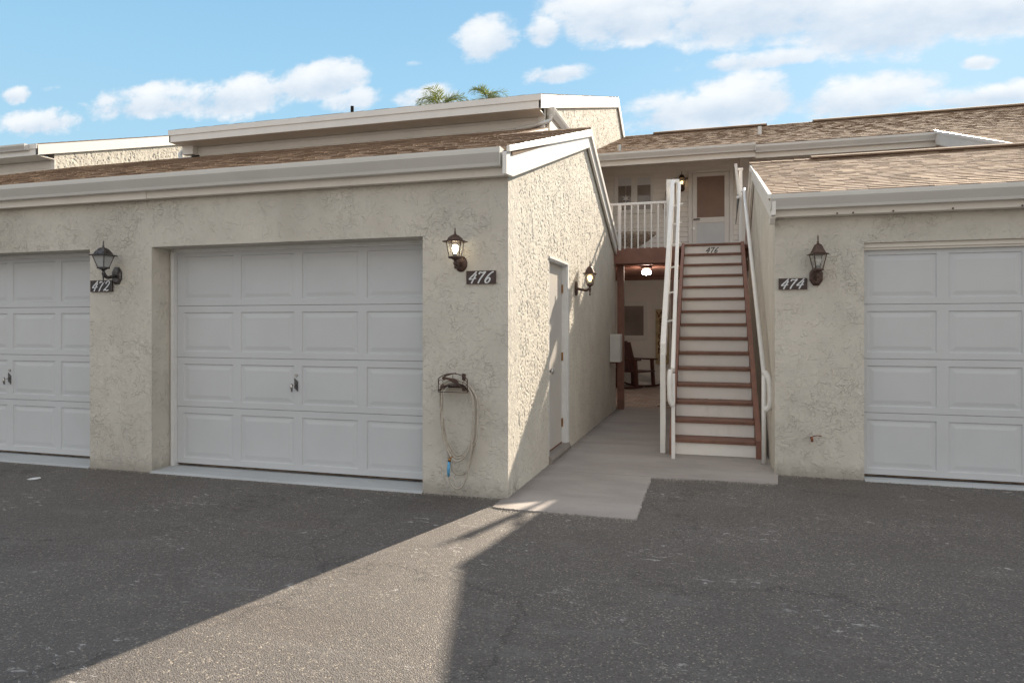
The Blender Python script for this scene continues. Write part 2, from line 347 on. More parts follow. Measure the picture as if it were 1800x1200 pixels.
M['bulb']=mat_emit('lit_bulb_white',(1,.86,.62),7); M['bulbw']=mat_emit('lit_bulb_warm',(1,.66,.28),2.6); M['porchlamp']=mat_emit('porch_fill_glow',(1,.80,.66),42); M['bulboff']=simple('bulb_off',(.75,.74,.70),.3,.5)
def mat_paver():
    a=NT('pavers',.8,.3); q=a.n.new('ShaderNodeTexBrick'); a.L.new(a.mapped((1,1,1)),q.inputs['Vector'])
    q.inputs['Scale'].default_value=3.2; q.inputs['Color1'].default_value=(.34,.265,.22,1); q.inputs['Color2'].default_value=(.52,.45,.40,1); q.inputs['Mortar'].default_value=(.16,.12,.09,1); q.inputs['Mortar Size'].default_value=.012
    a.col(a.mix(a.rng(a.noise(6,5,.6),.35,.7,0,.4),q.outputs[0],(.42,.35,.30))); return a.m
M['paver']=mat_paver()
def mat_rug():
    a=NT('rug',.95,.1); v=a.vor(11); a.col(a.mix(a.rng(v,.38,.46),(.05,.04,.035),(.48,.42,.36))); return a.m
M['rug']=mat_rug()

# ---------------------------------------------------------------- stucco relief (real geometry)
_rs=np.random.RandomState(5)
def field(nu,nv,step,lu,lv,seed):
    rs=np.random.RandomState(seed); w=rs.randn(nu,nv); F=np.fft.rfft2(w)
    fu=np.fft.fftfreq(nu,step)[:,None]; fv=np.fft.rfftfreq(nv,step)[None,:]
    k=np.sqrt((fu*lu)**2+(fv*lv)**2); g=np.exp(-((k-1)**2)/(2*.38**2))
    z=np.fft.irfft2(F*g,s=(nu,nv)); return z/z.std()
def relief(nu,nv,step,seed,amp,sc=1):
    a=field(nu,nv,step,.085*sc,.20*sc,seed); b=field(nu,nv,step,.045*sc,.10*sc,seed+1); m=field(nu,nv,step,.35,.6,seed+2); c=field(nu,nv,step,.028,.04,seed+3)
    d=field(nu,nv,step,.16,.30,seed+4)
    cre1=np.clip(1-np.abs(a-.35)/.20,0,1)*np.clip(.5+m*.7,0,1)
    cre2=np.clip(1-np.abs(b+.35)/.22,0,1)*np.clip(.35-m*.7,0,1)
    pit=np.clip(c-1.35,0,1)*1.3
    lip=np.clip(1-np.abs(a-.85)/.45,0,1)*.20
    return amp*(-np.maximum.reduce([cre1,cre2,pit])*1.0+lip*.6+.06*d+.015*c)
def stucco_skin(name, x, y0,y1,z0,z1, keep, step, amp, mat, parent, seed=1, sgn=1):
    """relief sheet in the plane X=x facing sgn*X; keep(Y,Z) -> bool mask for faces"""
    ny=int(round((y1-y0)/step))+1; nz=int(round((z1-z0)/step))+1
    Y=np.linspace(y0,y1,ny); Z=np.linspace(z0,z1,nz); YY,ZZ=np.meshgrid(Y,Z,indexing='ij')
    H=relief(ny,nz,step,seed,amp,max(1,step/.009))
    co=np.stack([x+sgn*H,YY,ZZ],-1).reshape(-1,3)
    cy=(YY[:-1,:-1]+YY[1:,1:])/2; cz=(ZZ[:-1,:-1]+ZZ[1:,1:])/2
    kp=keep(cy,cz); i,j=np.nonzero(kp)
    a=i*nz+j; q=np.stack([a,a+nz,a+nz+1,a+1],-1) if sgn>0 else np.stack([a,a+1,a+nz+1,a+nz],-1)
    used=np.unique(q); remap=-np.ones(len(co),int); remap[used]=np.arange(len(used)); q=remap[q]; co=co[used]
    me=bpy.data.meshes.new(name); me.vertices.add(len(co)); me.vertices.foreach_set('co',co.astype(np.float32).ravel())
    me.loops.add(q.size); me.loops.foreach_set('vertex_index',q.astype(np.int32).ravel())
    me.polygons.add(len(q)); me.polygons.foreach_set('loop_start',(np.arange(len(q))*4).astype(np.int32)); me.polygons.foreach_set('loop_total',np.full(len(q),4,np.int32))
    me.update(calc_edges=True); me.validate(); me.polygons.foreach_set('use_smooth',np.ones(len(q),bool))
    o=bpy.data.objects.new(name,me); C.objects.link(o); me.materials.append(mat); o.parent=parent; return o

# ---------------------------------------------------------------- building kit
def wall_y(mb, y, x0,x1,z0,z1, openings, thick=.25):
    """front wall facing -Y with rectangular openings [(x0,x1,z0,z1)] and reveals"""
    xs=sorted({x0,x1,*[o[0] for o in openings],*[o[1] for o in openings]}); zs=sorted({z0,z1,*[o[2] for o in openings],*[o[3] for o in openings]})
    def inside(cx,cz): return any(o[0]<cx<o[1] and o[2]<cz<o[3] for o in openings)
    for i in range(len(xs)-1):
        for j in range(len(zs)-1):
            a,b,c,d=xs[i],xs[i+1],zs[j],zs[j+1]
            if not inside((a+b)/2,(c+d)/2): mb.quad((a,y,c),(b,y,c),(b,y,d),(a,y,d)); mb.quad((b,y+thick,c),(a,y+thick,c),(a,y+thick,d),(b,y+thick,d))
    for a,b,c,d in openings:
        mb.quad((a,y,c),(a,y,d),(a,y+thick,d),(a,y+thick,c)); mb.quad((b,y,d),(b,y,c),(b,y+thick,c),(b,y+thick,d)); mb.quad((a,y,d),(b,y,d),(b,y+thick,d),(a,y+thick,d))
    mb.quad((x0,y,z1),(x1,y,z1),(x1,y+thick,z1),(x0,y+thick,z1)); mb.quad((x1,y,z0),(x1,y+thick,z0),(x1,y+thick,z1),(x1,y,z1)); mb.quad((x0,y+thick,z0),(x0,y,z0),(x0,y,z1),(x0,y+thick,z1))
    return mb
def shingle(mb, x0,x1, ye,ze, yr,zr, seed=0, expo=.14, base=True, tmax=.0075):
    rd=random.Random(seed); dy,dz=yr-ye,zr-ze; Ls=math.hypot(dy,dz); sy,sz=dy/Ls,dz/Ls; ny_,nz_=-sz,sy
    if nz_<0: ny_,nz_=-ny_,-nz_
    def P(x,s_,h): return (x, ye+sy*s_+ny_*h, ze+sz*s_+nz_*h)
    if base:
        b=len(mb.v); t=-.045
        mb.v += [P(x0,0,t),P(x1,0,t),P(x1,Ls,t),P(x0,Ls,t),P(x0,0,0),P(x1,0,0),P(x1,Ls,0),P(x0,Ls,0)]
        mb.f += [tuple(b+i for i in q) for q in ((0,3,2,1),(4,5,6,7),(0,1,5,4),(1,2,6,5),(2,3,7,6),(3,0,4,7))]
    k=0; s_=0
    while s_<Ls-.02:
        x=x0-rd.random()*.2; e=min(s_+expo,Ls); thick=rd.random()<.5
        while x<x1:
            w=rd.uniform(.11,.30); xa=max(x,x0); xb=min(x+w-.004,x1); x+=w
            if xb-xa<.01: continue
            h=(tmax if thick else tmax*.62)+rd.random()*.0012; so=s_-(.008 if thick else -.004)+rd.uniform(-.003,.003); thick=not thick if rd.random()<.85 else thick
            b=len(mb.v)
            mb.v += [P(xa,so,.0005),P(xb,so,.0005),P(xb,so,h),P(xa,so,h),P(xb,e,.0015),P(xa,e,.0015)]
            mb.f += [(b,b+1,b+2,b+3),(b+3,b+2,b+4,b+5),(b,b+3,b+5),(b+1,b+4,b+2)]
        s_+=expo; k+=1
    return mb
def ridge_cap(mb, x0,x1,yr,zr,s1,s2,seed=0,w=.15):
    rd=random.Random(seed); x=x0
    while x<x1:
        xe=min(x+.15,x1); h=.022+rd.random()*.004; b=len(mb.v)
        mb.v += [(x,yr-w,zr-s1*w+h),(x,yr,zr+h+.006),(x,yr+w,zr-s2*w+h),(xe,yr-w,zr-s1*w+h-.006),(xe,yr,zr+h),(xe,yr+w,zr-s2*w+h-.006),(x,yr-w,zr-s1*w+.004),(xe,yr-w,zr-s1*w+.002),(x,yr+w,zr-s2*w+.004),(x,yr,zr-.01)]
        mb.f += [(b,b+3,b+4,b+1),(b+1,b+4,b+5,b+2),(b+6,b+7,b+3,b),(b+6,b,b+1,b+9),(b+9,b+1,b+2,b+8)]; x=xe
    return mb
def gutter(x0,x1,yb,zt,h=.13,d=.12):
    """K-style gutter along X, back at yb, opening at zt"""
    pr=[(yb,zt),(yb,zt-h),(yb-d*.55,zt-h),(yb-d*.62,zt-h*.82),(yb-d*.9,zt-h*.42),(yb-d*.98,zt-h*.30),(yb-d,zt-h*.1),(yb-d,zt),(yb-d+.012,zt),(yb-d+.012,zt-.008),(yb-.01,zt-.012)]
    m_=MB(); m_.prism(pr,'x',x0,x1)
    m_.box(x0-.004,x0,yb-d-.004,yb,zt-h-.003,zt+.002); m_.box(x1,x1+.004,yb-d-.004,yb,zt-h-.003,zt+.002); return m_
def garage_door(x0,x1,y,z0,z1,parent,cols,secs,mg=(.055,.06),handle=None,jamb=True):
    """sectional door: cols = [(xa,xb)] raised panels, secs = [z...] joints"""
    g=MB()
    dd=.009
    for k in range(len(secs)-1):
        a,b=secs[k]+.0025,secs[k+1]-.0025; pa,pb=a+mg[0],b-mg[1]
        xs=[x0]+[v for c_ in cols for v in c_]+[x1]
        for i in range(0,len(xs),2): g.quad((xs[i],y,a),(xs[i+1],y,a),(xs[i+1],y,b),(xs[i],y,b))
        for ca,cb in cols:
            g.quad((ca,y,a),(cb,y,a),(cb,y,pa),(ca,y,pa)); g.quad((ca,y,pb),(cb,y,pb),(cb,y,b),(ca,y,b))
            def ring(o0,y0,o1,y1):
                A=[(ca+o0,y0,pa+o0),(cb-o0,y0,pa+o0),(cb-o0,y0,pb-o0),(ca+o0,y0,pb-o0)]; B=[(ca+o1,y1,pa+o1),(cb-o1,y1,pa+o1),(cb-o1,y1,pb-o1),(ca+o1,y1,pb-o1)]
                for q in range(4): g.quad(A[q],A[(q+1)%4],B[(q+1)%4],B[q])
            ring(0,y,.007,y+dd); ring(.007,y+dd,.024,y+dd*.95); ring(.024,y+dd*.95,.056,y+.0035)
            o=.056; g.quad((ca+o,y+.0035,pa+o),(cb-o,y+.0035,pa+o),(cb-o,y+.0035,pb-o),(ca+o,y+.0035,pb-o))
        g.quad((x0,y,b),(x1,y,b),(x1,y+.012,b+.001),(x0,y+.012,b+.001)); g.quad((x0,y+.012,a-.001),(x1,y+.012,a-.001),(x1,y,a),(x0,y,a))
    g.quad((x0,y+.014,z0),(x1,y+.014,z0),(x1,y+.014,z1),(x0,y+.014,z1))
    d=g.build('garage_door',M['door'],parent)
    MB().box(x0+.01,x1-.01,y+.0,y+.013,z0-.012,z0-.001).build('bottom_seal',M['seal'],d)
    if handle:
        hx,hz=handle
        p=MB(); p.prism([(hx-.012,hz+.062),(hx+.026,hz+.032),(hx+.026,hz-.062),(hx-.012,hz-.03)],'y',y-.008,y-.001); p.build('handle_plate',M['iron'],d,bevel=.001)
        t=MB(); t.tube([(hx+.006,y-.008,hz),(hx+.004,y-.05,hz)],.007,10); t.tube([(hx-.012,y-.055,hz+.015),(hx-.009,y-.055,hz-.02),(hx-.006,y-.05,hz-.062)],[.011,.0115,.009],12); t.build('handle',M['steel'],d,smooth=True)
        l=MB(); l.tube([(hx+.008,y-.001,hz+.088),(hx+.008,y-.012,hz+.088)],.013,16); l.box(hx+.0065,hx+.0095,y-.0135,y-.0118,hz+.08,hz+.096); l.build('lock',M['steel'],d)
    return d
# digits as flat brush strokes
DIG={'4':[[(.50,1),(.30,.72),(.02,.36),(.30,.36),(.66,.42)],[(.56,.78),(.44,.35),(.36,0)]],
     '7':[[(.04,.80),(.12,.95),(.36,.90),(.62,.98),(.46,.66),(.30,.30),(.24,0)]],
     '6':[[(.62,.98),(.38,.82),(.17,.52),(.08,.22),(.22,.02),(.42,.06),(.52,.26),(.42,.44),(.24,.40),(.12,.24)]],
     '2':[[(.10,.74),(.20,.93),(.42,.98),(.56,.84),(.50,.60),(.28,.30),(.04,.06),(.24,.12),(.46,.03),(.66,.10)]]}
def digits(text,h,w,adv,slant,y,depth=.002):
    """ribbon numerals in the local X-Z plane, centred, front at -Y"""
    m_=MB(); n=len(text); x0=-(adv*(n-1)+.62*h)/2-slant*h*.5; k=0
    for i,ch in enumerate(text):
        for st in DIG[ch]:
            P=catmull([(x0+i*adv+p[0]*h*.92+slant*p[1]*h,0,p[1]*h-h/2) for p in st],5)
            for a,b in zip(P[:-1],P[1:]):
                d=b-a; L_=math.hypot(d[0],d[2]); 
                if L_<1e-5: continue
                ux,uz=d[0]/L_,d[2]/L_; a2=(a[0]-ux*w*.25,a[2]-uz*w*.25); b2=(b[0]+ux*w*.25,b[2]+uz*w*.25)
                ang=abs(uz); ww=w*(.75+.5*ang)
                nx,nz=-uz*ww/2,ux*ww/2; yy=y-depth-(k%9)*.00018; k+=1
                q=[(a2[0]-nx,a2[1]-nz),(b2[0]-nx,b2[1]-nz),(b2[0]+nx,b2[1]+nz),(a2[0]+nx,a2[1]+nz)]
                m_.prism(q,'y',yy,y+.0001*(k%5))
    return m_

# ================================================================ GROUND
rnd=random.Random(3)
g=MB(); g.quad((-150,-120,0),(150,-120,0),(150,180,0),(-150,180,0))
tag(g.build('asphalt_ground',M['asphalt']),kind='structure')
# painted concrete walkway with ragged front edge
def ragged(p,q,n,amp,rd):
    out=[]
    for i in range(n):
        t=i/n; out.append((p[0]+(q[0]-p[0])*t+rd.uniform(-amp,amp),p[1]+(q[1]-p[1])*t+rd.uniform(-amp,amp)))
    return out
w=MB(); outline=[(-1.66,11.78),(-1.66,5.02)]+ragged((-1.60,5.0),(-.567,4.985),80,.009,rnd)+ragged((-.567,4.99),(-.586,6.39),90,.011,rnd)+ragged((-.586,6.39),(.48,6.46),80,.011,rnd)+[(.50,6.47),(.54,6.95),(.54,11.78)]
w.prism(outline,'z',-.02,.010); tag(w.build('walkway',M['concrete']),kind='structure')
w=MB(); w.box(-2.8,.6,11.782,16.3,-.02,.012); tag(w.build('paver_floor',M['paver']),kind='structure')
w=MB()
for a,b in ((-8.70,-5.915),(-5.165,-2.365)):
    w.prism([(5.27,.0),(5.31,.014),(5.66,.022),(5.66,-.02),(5.27,-.02)],'x',a,b)
tag(w.build('garage_apron',M['apron']),kind='structure')
w=MB(); w.prism([(6.82,.0),(6.88,.014),(7.10,.02),(7.10,-.02),(6.82,-.02)],'x',1.262,4.05)
tag(w.build('garage_apron',M['apron']),kind='structure')

gr_=MB(); rd_=random.Random(12)
def grit(p,q,n,spread):
    for _ in range(n):
        t=rd_.random(); o_=abs(rd_.gauss(0,spread)); x=p[0]+(q[0]-p[0])*t; y_=p[1]+(q[1]-p[1])*t-o_; s_=rd_.uniform(.002,.0065); a_=rd_.random()*6
        c_=[(x+s_*cos(a_+k*pi/2)*rd_.uniform(.7,1.2),y_+s_*sin(a_+k*pi/2)*rd_.uniform(.7,1.2),.001) for k in range(4)]
        gr_.quad(*c_); 
        for k in range(4): gr_.quad(c_[k],c_[(k+1)%4],(x,y_,s_*.9+.001))
grit((-5.9,5.29),(-5.17,5.29),260,.03); grit((-8.7,5.26),(-5.9,5.26),260,.035); grit((-5.15,5.26),(-2.37,5.26),420,.035); grit((-2.36,5.29),(-1.62,5.29),260,.03); grit((.52,6.87),(1.25,6.87),240,.03); grit((1.26,6.82),(3.3,6.82),260,.03); grit((-.58,6.37),(.48,6.44),220,.03); grit((-1.6,4.98),(-.57,4.97),160,.03)
tag(gr_.build('loose_grit',simple('grit_stone',(.30,.27,.23),.9,.2,var=.6,scale=90)),kind='stuff')

# ================================================================ LEFT GARAGE
GY=5.30; GX=-1.62
lg=empty('garage_building',(-6,5.3,0),0,'long cream stucco garage with two white doors and a sloping brown shingle roof','garage')
def at(o,parent):  # keep world coordinates for children authored in world space
    o.parent=parent; o.matrix_parent_inverse.identity(); o.location=tuple(o.location[i]-parent.location[i] for i in range(3)); return o
def P_(m_,name,mat,parent,root,**k):
    o=m_.build(name,mat,None,**k); o.parent=parent
    if parent is root: o.location=tuple(-c_ for c_ in root.location)
    return o
opL=[(-8.70,-5.915,-.05,2.14),(-5.165,-2.365,-.05,2.14)]
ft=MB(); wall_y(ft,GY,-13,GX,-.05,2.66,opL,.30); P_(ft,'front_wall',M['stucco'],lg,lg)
# roof planes
SL=.319; EY,EZ=5.22,2.785; RY,RZ=8.697,EZ+SL*(8.697-5.22); BS=-.455; BY=11.42; BZ=RZ+BS*(BY-RY); UY=11.45; UZ=EZ+SL*(UY-EY)
def zroofL(y): return np.where(y<RY,EZ+SL*(y-EY),RZ+BS*(y-RY))
o=stucco_skin('side_wall',GX,GY,11.36,0,3.8,lambda y,z:(z<zroofL(y)-.08)&~((y>6.69)&(y<7.60)&(z<2.085)),.008,.0105,M['stucco_side'],lg,seed=11); o.location=tuple(-c_ for c_ in lg.location)
bk=MB(); bk.prism([(GY+.3,-.05),(6.66,-.05),(6.66,2.13),(7.63,2.13),(7.63,-.05),(11.34,-.05),(11.34,float(zroofL(11.34))-.09),(RY,RZ-.09),(GY+.3,float(zroofL(GY+.3))-.09)],'x',GX-.16,GX-.03)
bk.box(GX-.16,GX-.03,GY+.30,11.34,-.05,-.04); bk.box(-13,GX-.17,11.3,11.38,0,2.5); P_(bk,'wall_core',M['stucco_side'],lg,lg)
rf=MB(); shingle(rf,-13.2,-2.8,EY,EZ,UY,UZ,1); shingle(rf,-2.798,-1.562,EY,EZ,RY,RZ,2); shingle(rf,-2.798,-1.562,BY,BZ,RY,RZ,3); ridge_cap(rf,-2.76,-1.562,RY,RZ,SL,-BS,4,w=.11)
P_(rf,'roof',M['shingle'],lg,lg)
# upper roof edge on its flank above the small ridge
fl=MB(); fl.prism([(RY+.04,RZ-.02),(UY,UZ-.36),(UY,UZ-.02),(RY+.04,RZ+.0)],'x',-2.82,-2.785); P_(fl,'roof_flashing',M['trim'],lg,lg)
fa=MB(); fa.box(-13.2,-1.60,5.222,5.285,2.585,2.775); P_(fa,'fascia',M['fascia'],lg,lg,bevel=.003)
so=MB(); so.box(-13.2,-1.60,5.287,5.32,2.60,2.66); P_(so,'soffit',M['fascia'],lg,lg)
# cover joint on fascia
fj=MB(); fj.box(-9.0,-5.15,5.214,5.221,2.583,2.70); P_(fj,'fascia_cover',M['fascia'],lg,lg)
gu=gutter(-13.2,-1.63,5.22,2.785,.135,.12); P_(gu,'gutter',M['gutter'],lg,lg)
# rake boards
def rake(x0,x1,pts,hv,drop=0):
    m_=MB()
    for (ya,za),(yb,zb) in zip(pts[:-1],pts[1:]): m_.prism([(ya,za-hv),(yb,zb-hv),(yb,zb),(ya,za)],'x',x0,x1)
    return m_
rk=MB(); 
rk.prism([(5.10,EZ-.215),(5.285,EZ-.20),(RY,RZ-.235),(RY,RZ-.012),(5.10,EZ-.045)],'x',-1.605,-1.572)
rk.prism([(RY,RZ-.235),(BY,BZ-.235),(BY,BZ-.012),(RY,RZ-.012)],'x',-1.605,-1.572)
P_(rk,'rake_board',M['trim'],lg,lg,bevel=.002)
rk=MB(); rk.prism([(5.10,EZ-.045),(RY,RZ-.098),(RY,RZ-.008),(5.10,EZ+.0)],'x',-1.5715,-1.546); rk.prism([(RY,RZ-.098),(BY,BZ-.098),(BY,BZ-.008),(RY,RZ-.008)],'x',-1.5715,-1.546)
P_(rk,'drip_edge',M['trim'],lg,lg,bevel=.002)
# doors
secs=[.045,.603,1.083,1.585,2.13]
d1=garage_door(-5.11,-2.36,5.565,.045,2.13,lg,[(-5.035,-4.455),(-4.370,-3.785),(-3.700,-3.120),(-3.030,-2.455)],secs,handle=(-3.765,.845)); d1.location=tuple(-c_ for c_ in lg.location)
d1['label']='white four-panel garage door beside the hose, fully visible'
d2=garage_door(-8.68,-5.90,5.565,.045,2.13,lg,[(-8.60,-8.01),(-7.93,-7.35),(-7.27,-6.68),(-6.60,-6.01)],secs,handle=(-7.32,.825)); d2.location=tuple(-c_ for c_ in lg.location)
fr=MB(); fr.box(-5.165,-5.112,5.545,5.60,.02,2.14); fr.box(-5.15,-5.112,5.52,5.545,.02,2.11); fr.box(-5.112,-2.365,5.545,5.60,2.105,2.14); fr.box(-5.112,-2.365,5.525,5.545,2.118,2.139); P_(fr,'door_frame',M['frame'],lg,lg)
fr=MB(); fr.box(-8.70,-5.915,5.545,5.60,2.105,2.14); fr.box(-8.70,-5.915,5.525,5.545,2.118,2.139); P_(fr,'door_frame',M['frame'],lg,lg)
# side door
sd=MB(); sd.box(-1.715,-1.672,6.74,7.505,.105,2.045); sdo=P_(sd,'side_door',M['side_door'],lg,lg)
MB().lathe([(.0,0),(.022,.0),(.024,.012),(.012,.02),(.012,.035),(.026,.045),(.030,.06),(.024,.075),(.0,.08)],(0,0,0),16).build('knob',M['steel'],sdo,smooth=True)
kn=[o for o in sdo.children][-1]; kn.rotation_euler=(0,R(90),0); kn.location=(-1.672,6.80,.93)
for z in (.32,1.05,1.80):
    h_=MB(); h_.box(-1.671,-1.664,7.49,7.512,z-.045,z+.045); h_.tube([(-1.660,7.506,z-.047),(-1.660,7.506,z+.047)],.006,8); h_.build('hinge',M['brass'],sdo)
fr=MB(); fr.box(-1.72,-1.618,7.508,7.535,.09,2.05); fr.box(-1.66,-1.606,7.535,7.60,.09,2.085); fr.box(-1.72,-1.618,6.70,7.535,2.05,2.064); fr.box(-1.65,-1.606,6.69,7.535,2.064,2.087); fr.box(-1.72,-1.625,6.69,6.735,.09,2.05)
P_(fr,'side_door_frame',M['frame'],lg,lg,bevel=.002)
th=MB(); th.prism([(-1.75,-.02),(-1.60,-.02),(-1.585,.05),(-1.60,.088),(-1.75,.098)],'y',6.69,7.60); P_(th,'door_sill',M['concrete'],lg,lg,bevel=.004)
sw=MB(); sw.box(-1.70,-1.667,6.745,7.50,.098,.106); P_(sw,'weather_strip',M['rust'],lg,lg)

# ================================================================ RIGHT GARAGE
QY=6.88; QX=.505
rg=empty('garage_building',(3,6.88,0),0,'low cream stucco garage beside the stairs under a sunlit tan shingle roof','garage')
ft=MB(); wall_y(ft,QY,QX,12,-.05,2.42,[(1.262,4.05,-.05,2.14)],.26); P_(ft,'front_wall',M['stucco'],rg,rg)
qEY,qEZ=6.76,2.585; qRY=10.60; qSL=.30; qRZ=qEZ+qSL*(qRY-qEY); qBY=12.75; qBZ=qRZ+BS*(qBY-qRY)
def zroofR(y): return np.where(y<qRY,qEZ+qSL*(y-qEY),qRZ+BS*(y-qRY))
o=stucco_skin('side_wall',QX,QY,12.7,0,3.7,lambda y,z:(z<zroofR(y)-.08),.013,.008,M['stucco_side'],rg,seed=23,sgn=-1); o.location=tuple(-c_ for c_ in rg.location)
bk=MB(); bk.prism([(QY+.26,-.05),(12.68,-.05),(12.68,float(zroofR(12.68))-.09),(qRY,qRZ-.09),(QY+.26,float(zroofR(QY+.26))-.09)],'x',QX+.03,QX+.15); bk.box(QX+.16,12,12.6,12.68,0,2.6); P_(bk,'wall_core',M['stucco_side'],rg,rg)
rf=MB(); shingle(rf,.45,12,qEY,qEZ,qRY,qRZ,5,tmax=.0085); shingle(rf,.45,12,qBY,qBZ,qRY,qRZ,6); ridge_cap(rf,.43,12,qRY,qRZ,qSL,-BS,7,w=.11); P_(rf,'roof',M['shingle'],rg,rg)
rv=MB()
b0=[(qRY-.13,qRZ-.005),(qRY-.13,qRZ+.018),(qRY,qRZ+.062),(qRY+.13,qRZ+.01),(qRY+.13,qRZ-.03)]
rv.prism(b0,'x',1.25,4.75); P_(rv,'ridge_vent',M['shingle'],rg,rg,bevel=.004)
fa=MB(); fa.box(.47,12,6.765,6.875,2.39,2.575); P_(fa,'fascia',M['fascia'],rg,rg,bevel=.003)
gu=gutter(.458,12,6.765,2.58,.13,.12); P_(gu,'gutter',M['gutter'],rg,rg)
rk=MB(); rk.prism([(6.66,qEZ-.19),(6.87,qEZ-.18),(qRY,qRZ-.225),(qRY,qRZ-.012),(6.66,qEZ-.04)],'x',.462,.497); rk.prism([(qRY,qRZ-.225),(qBY,qBZ-.225),(qBY,qBZ-.012),(qRY,qRZ-.012)],'x',.462,.497); P_(rk,'rake_board',M['trim'],rg,rg,bevel=.002)
rk=MB(); rk.prism([(6.66,qEZ-.04),(qRY,qRZ-.09),(qRY,qRZ-.008),(6.66,qEZ+.0)],'x',.432,.4615); rk.prism([(qRY,qRZ-.09),(qBY,qBZ-.09),(qBY,qBZ-.008),(qRY,qRZ-.008)],'x',.432,.4615); P_(rk,'drip_edge',M['trim'],rg,rg)
br=MB(); br.prism([(6.80,2.335),(6.87,2.335),(6.87,2.39),(6.74,2.39),(6.74,2.38)],'x',.455,.50); P_(br,'fascia_return',M['trim'],rg,rg)
# screw heads under fascia
for i,x in enumerate((1.02,1.15,1.47,1.93,2.44)):
    s_=MB(); s_.tube([(x,6.764,2.40),(x,6.757,2.40)],.008,8); P_(s_,'screw',M['bronze'],rg,rg)
dR=garage_door(1.215,4.04,6.965,.04,2.10,rg,[(1.300,1.862),(1.955,2.515),(2.61,3.17),(3.26,3.82)],[.04,.603,1.093,1.588,2.10]); dR.location=tuple(-c_ for c_ in rg.location)
fr=MB(); fr.box(1.262,4.05,6.93,6.99,2.08,2.14); fr.box(1.262,4.05,6.912,6.93,2.10,2.139); P_(fr,'door_frame',M['fascia'],rg,rg)

# ================================================================ REAR BUILDINGS
# tall block behind the left garage
def block(x0,x1,label,seed,ret=True):
    b=empty('townhouse_block',((x0+x1)/2,11.4,0),0,label,'house')
    e_y,e_z=11.0,5.2; s=.31; ry=20.3; rz=e_z+s*(ry-e_y); by=23.5; bz=rz-.55*(by-ry)
    xs=x1-.06
    fw=MB()
    z=4.0
    while z<4.99:   # lap siding boards
        fw.prism([(11.47,z),(11.455,z+.002),(11.467,min(z+.114,4.965)),(11.50,min(z+.114,4.965)),(11.50,z)],'x',x0+.1,xs-.02); z+=.114
    P_(fw,'siding_wall',M['siding'],b,b)
    zr=lambda y: np.where(y<ry,e_z+s*(y-e_y),rz-.55*(y-ry))
    o=stucco_skin('side_wall',xs,11.45,23.4,3.2,8.2,lambda y,z:(z<zr(y)-.1),.016,.020,M['stucco_side'],b,seed=seed); o.location=tuple(-c_ for c_ in b.location)
    co=MB(); co.prism([(11.50,0),(23.38,0),(23.38,float(zr(23.38))-.12),(ry,rz-.12),(11.50,float(zr(11.5))-.12)],'x',xs-.25,xs-.04)
    co.box(x0+.1,xs-.25,11.51,11.6,2.5,5.0); co.box(x0+.1,x0+.2,11.61,23.3,0,5.0); co.box(x0+.2,xs-.25,23.2,23.3,0,6.2); P_(co,'wall_core',M['stucco_side'],b,b)
    cb=MB(); cb.box(xs-.10,xs+.012,11.44,11.458,4.0,4.965); P_(cb,'corner_board',M['trim'],b,b)
    rf=MB(); shingle(rf,x0-.02,x1-.004,e_y,e_z,ry,rz,seed+3,expo=.16); shingle(rf,x0-.02,x1-.004,by,bz,ry,rz,seed+4,expo=.3); P_(rf,'roof',M['shingle'],b,b)
    fa=MB(); fa.box(x0,x1,e_y,e_y+.03,e_z-.235,e_z-.02); P_(fa,'fascia',M['trim'],b,b,bevel=.003)
    fa=MB(); fa.box(x0-.005,x1+.012,e_y-.018,e_y-.002,e_z-.105,e_z-.004); P_(fa,'drip_edge',M['trim'],b,b)
    so=MB(); so.box(x0,x1-.04,e_y+.03,11.45,e_z-.235,e_z-.215); P_(so,'soffit',M['fascia'],b,b)
    rk=MB(); rk.prism([(e_y,e_z-.235),(ry,rz-.30),(ry,rz-.02),(e_y,e_z-.02)],'x',x1-.035,x1); rk.prism([(ry,rz-.30),(by,bz-.28),(by,bz-.02),(ry,rz-.02)],'x',x1-.035,x1); P_(rk,'rake_board',M['trim'],b,b,bevel=.003)
    lk=MB(); lk.prism([(e_y,e_z-.235),(ry,rz-.26),(ry,rz-.02),(e_y,e_z-.02)],'x',x0,x0+.03); P_(lk,'rake_board',M['trim'],b,b)
    return b
b1=block(-10.3,-2.8,'upper storey behind the left garage roof, its long white fascia crossing the sky','house' and 31)
b2=block(-19.5,-13.7,'partly seen upper storey at the far left edge behind the garage roof',41)
# gutter return and downspout on the near corner of block one
gr=MB()
def gutterY(x,y0,y1,zt,h=.14,d=.13):
    pr=[(x,zt),(x,zt-h),(x+d*.6,zt-h),(x+d*.9,zt-h*.4),(x+d,zt-h*.1),(x+d,zt),(x+d-.012,zt),(x+.01,zt-.012)]; m_=MB(); m_.prism([(p[0],p[1]) for p in pr],'y',y0,y1); m_.box(x,x+d+.004,y0-.004,y0,zt-h-.003,zt+.003); return m_
P_(gutterY(-2.845,11.62,14.3,5.16),'side_gutter',M['gutter'],b1,b1)
P_(MB().box(-2.85,-2.80,11.63,14.3,4.78,5.015),'side_fascia',M['fascia'],b1,b1)
ds=MB(); ds.tube(catmull([(-2.79,11.60,5.03),(-2.80,11.60,4.93),(-2.90,11.42,4.84),(-3.05,11.40,4.80),(-3.35,11.40,4.765)],6),.038,8); P_(ds,'downspout',M['gutter'],b1,b1,smooth=True)
